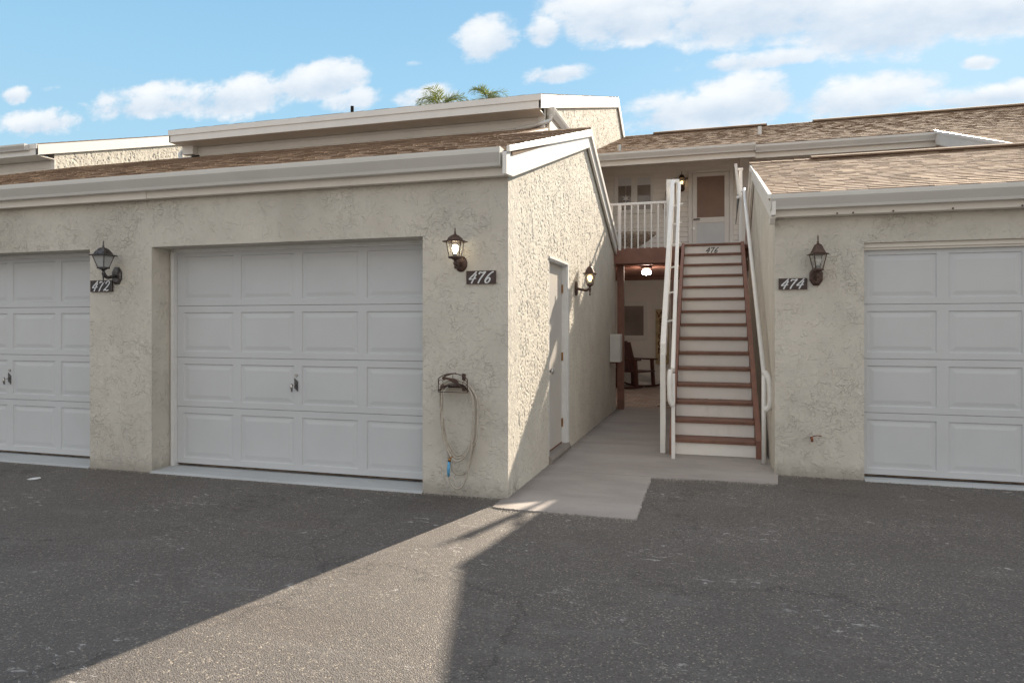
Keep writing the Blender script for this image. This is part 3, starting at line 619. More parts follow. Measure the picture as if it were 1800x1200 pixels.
# downspout at the far end of block one
ds=MB(); ds.box(-10.27,-10.02,11.32,11.45,4.80,4.99); P_(ds,'corner_trim',M['trim'],b1,b1)
ds=MB(); ds.tube(catmull([(-10.42,11.5,4.93),(-10.40,11.4,4.82),(-10.25,11.3,4.70),(-9.95,11.25,4.70)],5),.04,8); P_(ds,'downspout',M['gutter'],b1,b1)
ds=MB(); ds.tube([(-9.95,11.25,4.70),(-9.80,11.22,4.70)],.045,8); P_(ds,'downspout_end',M['dark'],b1,b1)
P_(gutter(-19.5,-13.9,11.0,5.19,.12,.12),'gutter',M['gutter'],b2,b2)
vp=MB(); vp.tube([(-7.42,13.0,5.6),(-7.42,13.0,6.02)],.035,12); P_(vp,'vent_pipe',M['dark'],b1,b1)

# rear house with balcony
RB=16.30
rb=empty('townhouse',(1,16.3,0),0,'two-storey white sided house behind the stairs with a balcony door and window','house')
sw=MB()
def lap(mb,x0,x1,z0,z1,y,holes=()):
    z=z0
    while z<z1-.001:
        t=min(z+.114,z1); segs=[(x0,x1)]
        for h in holes:
            if h[2]<t and h[3]>z:
                xa_,xb_=max(h[0],x0),min(h[1],x1)
                if t-h[3]>.004: mb.prism([(y+.03,h[3]),(y-.01,h[3]),(y-.002,t),(y+.03,t)],'x',xa_,xb_)
                if h[2]-z>.004: mb.prism([(y+.03,z),(y-.014,z),(y-.006,h[2]),(y+.03,h[2])],'x',xa_,xb_)
                ns=[]
                for a,b in segs:
                    if h[0]>a: ns.append((a,min(b,h[0])))
                    if h[1]<b: ns.append((max(a,h[1]),b))
                segs=[q for q in ns if q[1]-q[0]>.001]
        for a,b in segs: mb.prism([(y+.03,z),(y-.024,z),(y-.002,t),(y+.03,t)],'x',a,b)
        z+=.114
lap(sw,-2.84,.46,0,5.42,RB,[(-2.36,-1.42,4.02,4.93),(-.66,.32,2.6,4.92),(-2.9,-1.60,1.08,1.92)]); lap(sw,.70,3.95,2.6,5.42,RB); sw.box(-2.84,3.9,RB+.15,RB+.25,0,5.3)
P_(sw,'siding_wall',M['siding'],rb,rb)
cbm=MB(); cbm.box(.46,.70,RB-.10,RB+.02,2.6,5.40); P_(cbm,'corner_board',M['trim'],rb,rb)
rEY,rEZ=14.55,5.00; rSL=.32; rRY=21.5; rRZ=rEZ+rSL*(rRY-rEY)
rf=MB(); shingle(rf,-2.79,3.9,rEY,rEZ,rRY,rRZ,51,tmax=.009); shingle(rf,3.902,16,11.0,rEZ+rSL*(11.0-rEY),rRY,rRZ,52,tmax=.009); shingle(rf,-2.79,16,25,rRZ-.4*3.5,rRY,rRZ,53,expo=.3); ridge_cap(rf,-2.75,16,rRY,rRZ,rSL,.4,54)
P_(rf,'roof',M['shingle'],rb,rb)
rv=MB(); b0=[(rRY-.2,rRZ-.02),(rRY-.2,rRZ+.02),(rRY,rRZ+.085),(rRY+.2,rRZ+.0),(rRY+.2,rRZ-.05)]; rv.prism(b0,'x',-1.9,1.35); rv.prism(b0,'x',2.6,10.5); P_(rv,'ridge_vent',M['shingle'],rb,rb)
P_(gutter(-2.79,.70,rEY,rEZ-.0,.14,.13),'gutter',M['gutter'],rb,rb); P_(gutter(.71,3.87,rEY+.05,rEZ-.03,.14,.13),'gutter',M['gutter'],rb,rb)
fa=MB(); fa.box(-2.79,.705,rEY+.001,rEY+.035,rEZ-.25,rEZ-.02); fa.box(.706,3.9,rEY+.051,rEY+.08,rEZ-.27,rEZ-.03); P_(fa,'fascia',M['fascia'],rb,rb)
so=MB(); so.prism([(rEY+.085,rEZ-.235+.03),(RB+.1,rEZ-.235+rSL*(RB-rEY)),(RB+.1,rEZ-.20+rSL*(RB-rEY)),(rEY+.085,rEZ-.17)],'x',-2.84,3.9); P_(so,'soffit',M['fascia'],rb,rb)
zz=lambda y: rEZ+rSL*(y-rEY)
rk=MB(); rk.prism([(11.0,zz(11.0)-.24),(rEY-.0,zz(rEY)-.24),(rEY,zz(rEY)-.01),(11.0,zz(11.0)-.01)],'x',3.865,3.90); P_(rk,'rake_board',M['trim'],rb,rb)
rk=MB(); rk.prism([(11.0,zz(11.0)-.03),(rEY,zz(rEY)-.03),(rEY,zz(rEY)+.022),(11.0,zz(11.0)+.022)],'x',3.84,3.8645); P_(rk,'drip_edge',M['trim'],rb,rb)
ws=MB()
z=2.5
while z<5.3:
    t=z+.114; y0=max(11.2,rEY+(t+.16-rEZ)/rSL)
    if y0<16.2: ws.prism([(3.97,z),(3.956,z),(3.968,t),(4.0,t)],'y',y0,16.28)
    z+=.114
P_(ws,'side_siding',M['siding'],rb,rb)
P_(MB().box(4.34,16,11.3,11.4,0,3.6),'front_wall',M['siding'],rb,rb)
vp=MB(); vp.tube([(.95,17.6,zz(17.6)-.05),(.95,17.6,zz(17.6)+.19)],.045,12); P_(vp,'vent_pipe',M['gutter'],rb,rb)
vp=MB(); vp.tube([(-2.12,15.4,zz(15.4)-.05),(-2.12,15.4,zz(15.4)+.13)],.045,12); P_(vp,'vent_pipe',M['steel'],rb,rb)
vp=MB(); vp.box(7.1,7.4,17.8,18.1,zz(17.8)-.1,zz(17.8)+.36); P_(vp,'roof_vent',M['trim'],rb,rb)
# balcony window
def window(x0,x1,z0,z1,root,rootloc,panes,blind=True,fm=M['trim']):
    f=MB(); w_=.055; y=RB-.03
    f.box(x0-.06,x1+.06,y,y+.05,z1,z1+.06); f.box(x0-.06,x1+.06,y-.01,y+.05,z0-.06,z0); f.box(x0-.06,x0,y,y+.05,z0,z1); f.box(x1,x1+.06,y,y+.05,z0,z1)
    xm=(x0+x1)/2; f.box(xm-.035,xm+.035,y+.004,y+.052,z0,z1)
    fo=P_(f,'window',fm,rb,rb,bevel=.003)
    for a,b,off in ((x0,xm-.035,.02),(xm+.035,x1,.03)):
        s_=MB(); e=.035; s_.box(a,b,y+off-.005,y+off+.02,z1-e,z1-.001); s_.box(a,b,y+off-.005,y+off+.02,z0+.001,z0+e); s_.box(a,a+e,y+off-.004,y+off+.019,z0+e,z1-e); s_.box(b-e,b,y+off-.004,y+off+.019,z0+e,z1-e); s_.build('sash',fm,fo)
        p=MB(); p.box(a+e,b-e,y+off+.008,y+off+.014,z0+e,z1-e-(.17 if blind else 0)); p.build('pane',M['window'],fo)
        if blind:
            q=MB(); q.box(a+e,b-e,y+off+.009,y+off+.015,z1-e-.17,z1-e); q.build('blind',M['grey_panel'],fo)
    return fo
wu=window(-2.30,-1.48,4.06,4.87,rb,None,2); wu['label']='balcony window with half-drawn blind'
wl=window(-2.86,-1.64,1.12,1.88,rb,None,2,False)
# screen door upstairs
dfm=MB(); dfm.box(-.66,-.575,RB-.05,RB+.04,2.66,4.92); dfm.box(.235,.32,RB-.05,RB+.04,2.66,4.92); dfm.box(-.575,.235,RB-.05,RB+.04,4.86,4.92); dfo=P_(dfm,'door_frame',M['trim'],rb,rb,bevel=.003)
dd=MB(); dd.box(-.57,-.47,RB-.035,RB,2.68,4.855); dd.box(.13,.23,RB-.035,RB,2.68,4.855); dd.box(-.47,.13,RB-.035,RB,4.77,4.855); dd.box(-.47,.13,RB-.035,RB,3.72,3.84); dd.box(-.47,.13,RB-.035,RB,2.68,2.78)
sdr=P_(dd,'screen_door',M['trim'],rb,rb,bevel=.003); sdr['label']='white screen door at the top of the stairs'
MB().box(-.47,.13,RB-.02,RB-.012,3.84,4.77).build('screen',M['screen'],sdr)
MB().box(-.47,.13,RB-.022,RB-.01,2.78,3.72).build('kick_panel',M['grey_panel'],sdr)
h_=MB(); h_.tube([(-.54,RB-.04,3.80),(-.54,RB-.085,3.80),(-.40,RB-.09,3.80)],.012,8); h_.build('handle',M['iron'],sdr)
h_=MB(); h_.tube([(-.535,RB-.034,3.60),(-.535,RB-.045,3.60)],.03,14); h_.build('lock',M['steel'],sdr)
# balcony deck
dk=MB(); dk.box(-2.84,.46,11.20,16.27,2.60,2.64); dk.box(.462,.9,12.72,16.27,2.60,2.64); P_(dk,'balcony_deck',M['brown'],rb,rb)
bm=MB(); bm.box(-1.70,-.60,11.155,11.198,2.385,2.625); P_(bm,'front_beam',M['brown'],rb,rb,bevel=.003)
bm=MB(); bm.box(-2.84,.46,16.12,16.26,2.44,2.598); P_(bm,'rear_beam',M['brown'],rb,rb)
bm=MB()
for y in np.arange(11.6,16.0,.4): bm.box(-2.84,.46,float(y),float(y)+.04,2.50,2.598)
P_(bm,'deck_joists',M['brown'],rb,rb)
ps=MB(); ps.box(-1.60,-1.495,11.40,11.505,0,2.384); P_(ps,'post',M['brown'],rb,rb,bevel=.003)
ps=MB(); ps.box(-.72,-.62,11.22,11.32,0,2.384); P_(ps,'post',M['brown'],rb,rb,bevel=.003)
sb=MB(); sb.box(-2.84,-2.74,11.45,16.25,0,2.5); P_(sb,'porch_side_wall',M['siding'],rb,rb)

# balcony railing
br_=empty('balcony_railing',(-1.1,11.2,2.62),0,'white metal balcony railing with slim balusters left of the stair top','railing')
def P2(m_,name,mat,root,**k): 
    o=m_.build(name,mat,root,**k); o.location=tuple(-c_ for c_ in root.location); return o
P2(MB().box(-1.72,-.735,11.165,11.205,3.325,3.365),'top_rail',M['rail'],br_,bevel=.006)
for i in range(10):
    x=-1.655+i*.105
    if x>-.73: break
    P2(MB().box(x-.010,x+.010,11.172,11.194,2.615,3.325),'baluster',M['rail'],br_)
P2(MB().box(-1.545,-1.505,11.150,11.19,2.60,3.325),'post',M['rail'],br_)

# ================================================================ STAIRCASE
st=empty('staircase',(-.0425,7.64,0),R(.8),'straight flight of brown treads and white risers climbing between white rails to the balcony','stairs')
NR=15; RI=.1777; RU=.2507; HW=.418
for i in range(NR):
    m_=MB(); m_.box(-HW+.001,HW-.001,i*RU,i*RU+.02,i*RI+(.012 if i==0 else .004),(i+1)*RI-.036); m_.build('riser',M['riser'],st)
    if i<NR-1:
        m_=MB(); m_.box(-HW+.001,HW-.001,i*RU-.028,(i+1)*RU-.001,(i+1)*RI-.036,(i+1)*RI); m_.build('tread',M['tread'],st,bevel=.006)
    else:
        m_=MB(); m_.box(-HW-.04,HW+.04,i*RU-.03,i*RU+.10,(i+1)*RI-.034,(i+1)*RI); m_.build('top_nosing',M['tread'],st,bevel=.006)
for sx in (-1,1):
    m_=MB(); t=.045 if sx<0 else .052; x0,x1=(-HW-t,-HW) if sx<0 else (HW,HW+t)
    k_=RI/RU
    m_.prism([(-.07,0),(.30,0),(14*RU+.05,14*RI-.14),(14*RU+.05,15*RI+.02),(14*RU-.0,15*RI+.02),(-.07,RI+.02)],'x',x0,x1)
    o=m_.build('stringer',M['brown'],st,bevel=.003)
# handrails
def railpts(off,z0,y0,y1,z1): return [(off,y0,z0),(off,y1,z1)]
yT=14*RU+.02
m_=MB(); m_.beam((-.405-.01,-.30,.93),(-.50,yT,3.62),.045,.06); m_.build('handrail',M['rail'],st,bevel=.012)
m_=MB(); m_.box(-.430,-.392,-.32,-.285,.012,.90); m_.build('rail_post',M['rail'],st,bevel=.006)
m_=MB(); m_.tube(catmull([(-.44,-.30,.93),(-.447,-.33,.86),(-.447,-.335,.74),(-.44,-.335,.62),(-.415,-.32,.57)],5),.027,12); m_.build('rail_return',M['rail'],st,smooth=True)
m_=MB(); b_=len(m_.v); g0,g1=(-.535,.03,1.20),(-.60,yT-.05,3.68)
m_.v+=[(g0[0]-.03,.03,1.20),(g0[0]+.03,.03,1.20),(g0[0]+.03,.03,1.06),(g0[0]-.03,.03,1.06),(g0[0]+.028,.22,1.06),(g0[0]-.032,.22,1.06),(g1[0]-.03,g1[1],3.68),(g1[0]+.03,g1[1],3.68),(g1[0]+.03,g1[1],3.41),(g1[0]-.03,g1[1],3.41)]
m_.f+=[tuple(b_+i for i in q) for q in ((0,1,2,3),(3,2,4,5),(5,4,8,9),(6,9,8,7),(0,6,7,1),(0,3,5),(0,5,9,6),(1,4,2),(1,7,8,4))]
m_.build('guard_rail',M['rail'],st,bevel=.006)
m_=MB(); m_.box(-.565,-.507,.0,.06,.010,1.09); m_.build('rail_post',M['rail'],st,bevel=.006)
for k in range(1,7):
    y=k*.5; z=.93+(3.62-.93)*((y+.3)/(yT+.3)); m_=MB(); m_.beam((-.425,y,z-.03),(-.555,y,z-.06),.03,.02); m_.build('rail_bracket',M['rail'],st)
# left newel frame at the top
m_=MB(); m_.box(-.70,-.63,yT+.0,yT+.07,2.64,3.70); m_.box(-.63,-.50,yT+.005,yT+.065,3.64,3.70); m_.box(-.545,-.50,yT+.005,yT+.065,2.66,3.64); m_.build('newel_post',M['rail'],st,bevel=.006)
m_=MB(); m_.box(-.715,-.615,yT-.015,yT+.085,2.62,2.64); m_.build('newel_base',M['rail'],st)
# right side
m_=MB(); m_.tube([(.475,-.33,.90),(.455,yT-.25,3.44),(.448,yT,3.45)],.024,12); m_.build('handrail',M['rail'],st,smooth=True)
m_=MB(); m_.tube([(.472,-.33,.012),(.472,-.33,.90)],.022,12); m_.build('rail_post',M['rail'],st,smooth=True)
m_=MB(); m_.tube(catmull([(.478,-.32,.93),(.515,-.35,.87),(.53,-.36,.72),(.525,-.355,.60),(.485,-.34,.55)],5),.028,12); m_.build('rail_return',M['rail'],st,smooth=True)
m_=MB(); m_.box(.395,.445,yT+.03,yT+.08,2.66,3.79); m_.box(.385,.455,yT+.02,yT+.09,3.79,3.82); m_.build('newel_post',M['rail'],st,bevel=.004)
m_=MB(); m_.box(.38,.47,yT+.012,yT+.098,2.63,2.66); m_.build('newel_base',M['rail'],st)
m_=MB(); m_.beam((.345,yT-.02,3.88),(.395,yT+.06,3.42),.035,.02); m_.build('gate_arm',M['rail'],st)
m_=MB(); m_.tube([(.385,yT-.02,3.36),(.36,yT-.03,3.1),(.345,yT-.03,2.95)],[.02,.008,.006],8); m_.build('gate_latch',M['iron'],st)
m_=MB(); m_.lathe([(0,0),(.03,.01),(.034,.03),(.02,.05),(0,.055)],(.385,yT-.02,3.33),12); m_.build('rail_knob',M['rail'],st,smooth=True)
m_=digits('476',.085,.009,.062,.25,0); o=m_.build('house_number',M['dark'],st); o.location=(-.0,14*RU-.0005,14*RI+.072)
o['label']='dark script house number 476 on the topmost riser'

# ================================================================ LANTERNS
def lantern(label,loc,rz,metal,glass,bulb,sides=4,wt=.085,wb=.05,hb=.14,cap=.10,reach=.14,plate='round',tail=.07,rot=None,caph=.065,fin=.06,dz=0,s=1.0,side=1):
    """carriage lamp; wall plane at local y=0, lamp hangs out to -y; z=0 at wall plate centre"""
    r=empty('wall_lantern',loc,rz,label,'lantern','carriage lanterns on the walls'); r.scale=(s,s,s)
    rot=pi/4 if rot is None else rot
    pl=MB()
    if plate=='round':
        pl.lathe([(0,0),(.058,0),(.060,.006),(.050,.016),(.028,.022),(0,.024)],(0,0,0),24)
    else:
        pl.lathe([(0,0),(.062,0),(.062,.012),(.045,.022),(0,.024)],(0,0,0),6 if plate=='hex' else 8,rot=pi/8)
    o=pl.build('wall_plate',metal,r,smooth=(plate=='round')); o.rotation_euler=(R(90),0,0); o.scale=(1,1.45,1) if plate!='round' else (1,1.2,1)
    zb=dz+.035
    ar=MB(); ar.tube(catmull([(0,-.02,0),(0,-.06,-.012),(0,-reach*.75,-.022),(0,-reach,dz-.0)],5),[.016]*15+[.018],10); ar.build('arm',metal,r,smooth=True)
    tl=MB(); tl.lathe([(0,-tail-.005),(.006,-tail+.004),(.010,-tail+.016),(.005,-tail+.028),(.012,-.02),(.017,-.008),(.010,.006),(.014,.02),(.030,.03),(wb*1.02,.036)],(0,-reach,dz),14); tl.build('finial',metal,r,smooth=True)
    c=(0,-reach,zb)
    bs=MB(); bs.lathe([(0,0),(wb*1.45,0),(wb*1.55,.010),(wb*1.45,.016),(0,.016)],c,sides,rot); bs.build('base',metal,r)
    kb=1.30
    fr=MB()
    for j in range(sides):
        t=2*pi*j/sides+rot; a=(c[0]+wb*kb*cos(t),c[1]+wb*kb*sin(t),zb+.012); b=(c[0]+wt*kb*cos(t),c[1]+wt*kb*sin(t),zb+hb)
        fr.beam(a,b,.007,.007,up=(cos(t+.01),sin(t),0.2))
    fr.build('cage',metal,r)
    gl=MB(); gl.lathe([(wb*kb*.96,.014),(wt*kb*.96,hb-.002)],c,sides,rot,cap=False); gl.build('glass',glass,r)
    cp=MB(); k2=1.34
    cp.lathe([(wt*kb*.98,hb-.003),(cap*k2,hb-.004),(cap*k2*1.02,hb+.004),(wt*1.18,hb+.014),(wt*1.02,hb+.034),(wt*.62,hb+caph*.86),(wt*.34,hb+caph),(0,hb+caph+.004)],c,sides,rot); cp.build('cap',metal,r)
    f_=MB(); h0=hb+caph; f_.lathe([(.012,h0-.004),(.012,h0+.006),(.006,h0+.012),(.011,h0+.020),(.005,h0+.028),(.006,h0+fin*.75),(.001,h0+fin)],c,10); f_.build('top_finial',metal,r,smooth=True)
    if bulb:
        sk=MB(); sk.lathe([(0,.012),(.018,.012),(.018,.042),(0,.042)],c,12); sk.build('socket',M['iron'],r)
        bb=MB(); bb.lathe([(.012,.042),(.016,.055),(.029,.083),(.030,.098),(.022,.115),(0,.122)],c,16); bb.build('bulb',bulb,r,smooth=True)
    return r
lantern('lit brown six-sided lantern above the 476 plaque on the garage front',(-2.022,GY,1.90),0,M['bronze'],M['glass'],M['bulb'],sides=6,wt=.060,wb=.040,hb=.145,cap=.083,reach=.15,plate='round',tail=.055,rot=pi/6,caph=.062,fin=.065,s=.92)
lantern('weathered black unlit lantern above the 472 plaque between the two left garage doors',(-5.575,GY,1.875),0,M['pewter'],M['frost'],None,sides=4,wt=.070,wb=.036,hb=.125,cap=.088,reach=.16,plate='oct',tail=.095,rot=pi/4+.1,caph=.075,fin=.07,dz=.02)
lantern('slim brown unlit lantern above the 474 plaque on the right garage',(.86,QY,1.845),0,M['bronze'],M['glass'],M['bulboff'],sides=4,wt=.060,wb=.034,hb=.145,cap=.074,reach=.13,plate='oct',tail=.085,rot=pi/4+.25,caph=.095,fin=.085,dz=.01)
lantern('lit bronze lantern on the sunlit side wall beside the side door',(GX+.004,8.02,1.83),R(90),M['bronze'],M['glass'],M['bulbw'],sides=4,wt=.060,wb=.034,hb=.135,cap=.076,reach=.17,plate='oct',tail=.085,rot=pi/4,caph=.085,fin=.08)
lantern('glowing bronze lantern upstairs between the balcony window and the screen door',(-.80,RB-.03,4.52),0,M['bronze'],M['glass'],M['bulbw'],sides=6,wt=.075,wb=.05,hb=.16,cap=.12,reach=.14,plate='round',tail=.07,rot=pi/6,caph=.10,fin=.08)

# ================================================================ NUMBER PLAQUES
def plaque(text,loc,w,h,mat,label):
    r=empty('number_plaque',loc,0,label,'number plaque','house number plaques')
    b=MB(); b.box(-w/2,w/2,-.014,0,-h/2,h/2); b.build('board',mat,r,bevel=.002)
    b=MB(); t=.004; b.box(-w/2-.001,w/2+.001,-.016,-.0142,h/2-t,h/2); b.box(-w/2-.001,w/2+.001,-.016,-.0142,-h/2,-h/2+t); b.box(-w/2-.001,-w/2+t,-.016,-.0142,-h/2+t,h/2-t); b.box(w/2-t,w/2+.001,-.016,-.0142,-h/2+t,h/2-t); b.build('rim',M['bronze'],r)
    d=digits(text,h*.86,.0100,w*.27,.34,-.0142); o=d.build('numerals',M['digit'],r); o.location=(0,0,.0)
plaque('472',(-5.757,GY-.002,1.778),.268,.112,M['black'],'black plaque with white script number 472')
plaque('476',(-1.845,GY-.002,1.786),.250,.107,M['plaque_brown'],'brown-black plaque with white script number 476 near the sunlit corner')
plaque('474',(.660,QY-.002,1.780),.246,.104,M['plaque_brown'],'brown plaque with white script number 474')

# ================================================================ HOSE HOLDER AND HOSE
hx,hz=-2.045,.86
hh=empty('hose_holder',(hx,GY,hz),0,'dark scrolled metal hose holder with a cut-out animal on the garage wall','hose holder')
y=-.13
fr=MB(); arc=[(-.125,y,.0),(-.125,y,.105)]+[( .125*math.sin(t)/math.sin(R(62)),y,.105+.045*(cos(t)-cos(R(62)))/(1-cos(R(62)))) for t in np.linspace(-R(62),R(62),14)]+[(.125,y,.105),(.125,y,0)]
fr.tube(arc,.004,6); fr.tube([(-.125,y,0),(.125,y,0)],.003,6); fr.build('frame',M['bronze'],hh)
sh=MB(); aa=[(.125*math.sin(t)/math.sin(R(60)),.012+.05*(cos(t)-.5)/.5) for t in np.linspace(-R(60),R(60),15)]
for (xa,za),(xb,zb) in zip(aa[:-1],aa[1:]): sh.quad((xa,y,za),(xb,y,zb),(xb,-.01,zb),(xa,-.01,za)); sh.quad((xa,y,za-.005),(xa,-.01,za-.005),(xb,-.01,zb-.005),(xb,y,zb-.005)); sh.quad((xa,y,za-.005),(xb,y,zb-.005),(xb,y,zb),(xa,y,za))
sh.build('cradle',M['bronze'],hh)
bp=MB(); bp.box(.035,.062,-.012,-.001,-.0,.142); bp.box(-.09,.09,-.008,-.001,.025,.04); bp.build('back_plate',M['bronze'],hh)
sc=MB()
for cx_,cz_ in ((-.103,.078),(.103,.074)): sc.tube([(cx_+.019*cos(t),y,cz_+.021*sin(t)) for t in np.linspace(0,2*pi,15)],.0026,5)
sc.tube([(-.11,y,.045),(-.085,y,.03),(-.06,y,.05),(-.03,y,.062),(.0,y,.066)],.0028,5); sc.tube([(.10,y,.05),(.085,y,.038),(.06,y,.055),(.03,y,.07)],.0028,5); sc.tube([(.0,y,.10),(.0,y,.14)],.0025,5); sc.build('scrolls',M['bronze'],hh)
an=MB(); an.prism([(-.086,.098),(-.095,.115),(-.080,.128),(-.066,.122),(-.04,.117),(-.01,.112),(.012,.112),(.03,.105),(.048,.085),(.052,.072),(.036,.074),(.03,.070),(.01,.072),(-.01,.085),(-.04,.098),(-.062,.100),(-.078,.092)],'y',y-.003,y+.002)
an.prism([(-.078,.127),(-.066,.139),(-.04,.142),(-.02,.150),(.03,.158),(.03,.150),(-.015,.140),(-.045,.130),(-.066,.122)],'y',y-.0035,y+.0015)
an.prism([(-.115,.040),(-.098,.052),(-.078,.058),(-.062,.052),(-.08,.032),(-.1,.028)],'y',y-.003,y+.002); an.build('cutout',M['bronze'],hh)
ho=empty('garden_hose',(hx,GY-.07,0),0,'beige garden hose hung in long loops from the dark holder','hose')
P=[]
loops=[(-.118,.170,.345,.0,.00),(-.127,.192,.325,-.018,.012),(-.106,.160,.305,-.034,-.004),(-.122,.180,.185,.016,.006)]
for k,(xl,xr,zb,yo,tp) in enumerate(loops):
    dx=.012
    P+= [(xl,yo,.78),(xl+.005,yo,.885+tp),(-.05,yo,.935+tp),(.04,yo,.940+tp),(.115,yo,.905+tp),(xr,yo,.80),(xr+.002,yo,.60),(xr-.012,yo,.47),(.10+dx,yo,zb+.07),(.045+dx,yo,zb+.008),(-.012+dx,yo,zb+.006),(-.062+dx,yo,zb+.075),(-.095,yo,.50),(xl+.004,yo,.64)]
P=[(p[0],p[1],p[2]) for p in P]
m_=MB(); m_.tube(catmull(P,6),.0085,8); m_.build('hose_coils',M['hose'],ho,smooth=True)
tailp=[(.160,-.03,.62),(.150,-.034,.42),(.125,-.034,.28),(.105,-.034,.17),(.065,-.034,.098),(.02,-.034,.082),(-.025,-.034,.115),(-.046,-.034,.165),(-.046,-.034,.19)]
m_=MB(); m_.tube(catmull(tailp,6),.0078,8); m_.build('hose_end',M['hose'],ho,smooth=True)
m_=MB(); m_.tube([(-.046,-.036,.18),(-.047,-.036,.235),(-.040,-.036,.30)],[.0105,.0125,.011],12); m_.build('connector',M['blue'],ho,smooth=True)
m_=MB(); m_.tube([(-.040,-.036,.298),(-.034,-.036,.325)],[.013,.012],12); m_.tube([(-.036,-.036,.32),(-.016,-.036,.338)],.008,8); m_.build('coupling',M['brass'],ho,smooth=True)

# ================================================================ SMALL FITTINGS
ub=empty('utility_box',(-1.53,10.78,1.04),0,'small white metal utility box on the far end of the side wall','utility box')
MB().box(-.085,.075,-.10,.10,-.215,.215).build('case',M['box_paint'],ub,bevel=.006)
MB().box(.0765,.082,-.092,.092,-.207,.207).build('cover',M['box_paint'],ub,bevel=.002)
MB().box(-.085,.03,-.06,.06,-.235,-.216).build('bottom_flange',M['rust'],ub)
sp=empty('wall_spigot',(.820,QY,.362),0,'rusty stub of water pipe sticking out low on the right garage wall','spigot')
m_=MB(); m_.tube([(0,0,0),(0,-.05,0),(0,-.055,-.03)],[.011,.011,.010],10); m_.build('pipe',M['rust'],sp,smooth=True)
m_=MB(); m_.tube([(0,-.045,.012),(.02,-.045,.025),(.05,-.045,.028),(.08,-.045,.025)],.004,6); m_.build('lever',M['rust'],sp)
# porch chair (side on, facing right)
ch=empty('porch_chair',(-1.93,15.4,.012),R(-28),'dark red wooden rocking chair on the shaded porch','chair')
for k in range(5):
    m_=MB(); yy=-.26+k*.12; m_.prism([(-.02,.36),(.03,.36),(-.15,1.06-.03*abs(k-2)),(-.20,1.04-.03*abs(k-2))],'y',yy,yy+.10); m_.build('back_slat',M['chairwood'],ch)
for k in range(5):
    m_=MB(); xx=.0+k*.10; m_.box(xx,xx+.09,-.28,.34,.36-k*.0,.385); m_.build('seat_slat',M['chairwood'],ch)
for s_ in (-1,1):
    yy=.03+s_*.32
    MB().box(-.16,.52,yy-.05,yy+.05,.62,.65).build('armrest',M['chairwood'],ch)
    m_=MB(); m_.beam((.40,yy,.62),(.44,yy,.05),.05,.07,up=(1,0,0)); m_.build('leg',M['chairwood'],ch); m_=MB(); m_.beam((-.12,yy,.62),(-.10,yy,.05),.05,.07,up=(1,0,0)); m_.build('leg',M['chairwood'],ch)
    m_=MB(); m_.tube(catmull([(-.50,yy,.12),(-.2,yy,.04),(.15,yy,.02),(.5,yy,.055),(.62,yy,.09)],5),.022,6); m_.build('rocker',M['chairwood'],ch)
# welcome sign
ws=empty('welcome_sign',(-1.245,RB-.06,1.13),0,'tall narrow brown board reading WELCOME against the porch siding','sign')
MB().box(-.14,.14,0,.025,-.62,.62).build('board',M['sign'],ws)
m_=MB(); m_.box(-.15,.15,-.008,-.001,.60,.63); m_.box(-.15,.15,-.008,-.001,-.63,-.60); m_.box(-.15,-.125,-.008,-.001,-.60,.60); m_.box(.125,.15,-.008,-.001,-.60,.60); m_.build('edge_trim',M['sign'],ws)
def letters(t,size,mat,parent,loc,ex=.003):
    cu=bpy.data.curves.new('txt','FONT'); cu.body=t; cu.size=size; cu.extrude=ex; cu.align_x='CENTER'; cu.align_y='CENTER'
    to=bpy.data.objects.new('txt',cu); C.objects.link(to); bpy.context.view_layer.update()
    me=bpy.data.meshes.new_from_object(to.evaluated_get(bpy.context.evaluated_depsgraph_get())); bpy.data.objects.remove(to)
    o=bpy.data.objects.new('letter',me); C.objects.link(o); me.materials.clear(); me.materials.append(mat); o.parent=parent; o.location=loc; o.rotation_euler=(R(90),0,0); return o
for i,c_ in enumerate('WELCOME'): letters(c_,.22,M['signred'],ws,(-.02,-.008,.50-i*.167))
# porch rug
rg_=MB(); rg_.quad((-1.05,11.92,.020),(.2,11.92,.020),(.2,14.6,.020),(-1.05,14.6,.020)); rg_.quad((-1.05,11.92,.0125),(-1.05,11.92,.020),(-1.05,14.6,.020),(-1.05,14.6,.0125)); rg_.quad((-1.05,11.92,.0125),(.2,11.92,.0125),(.2,11.92,.020),(-1.05,11.92,.020))
tag(rg_.build('porch_rug',M['rug']),'black and cream patterned rug on the porch pavers','rug')
# porch ceiling light, its strong glow added to brighten the dark porch
cl=empty('ceiling_light',(-1.30,13.2,2.50),0,'small round lamp under the balcony deck, its glow added to brighten the porch','ceiling light')
MB().lathe([(0,.0),(.10,.0),(.11,-.03),(.05,-.05),(0,-.05)],(0,0,0),18).build('canopy',M['bronze'],cl,smooth=True)
MB().lathe([(.05,-.05),(.085,-.09),(.08,-.14),(0,-.16)],(0,0,0),18).build('shade',M['porchlamp'],cl,smooth=True)
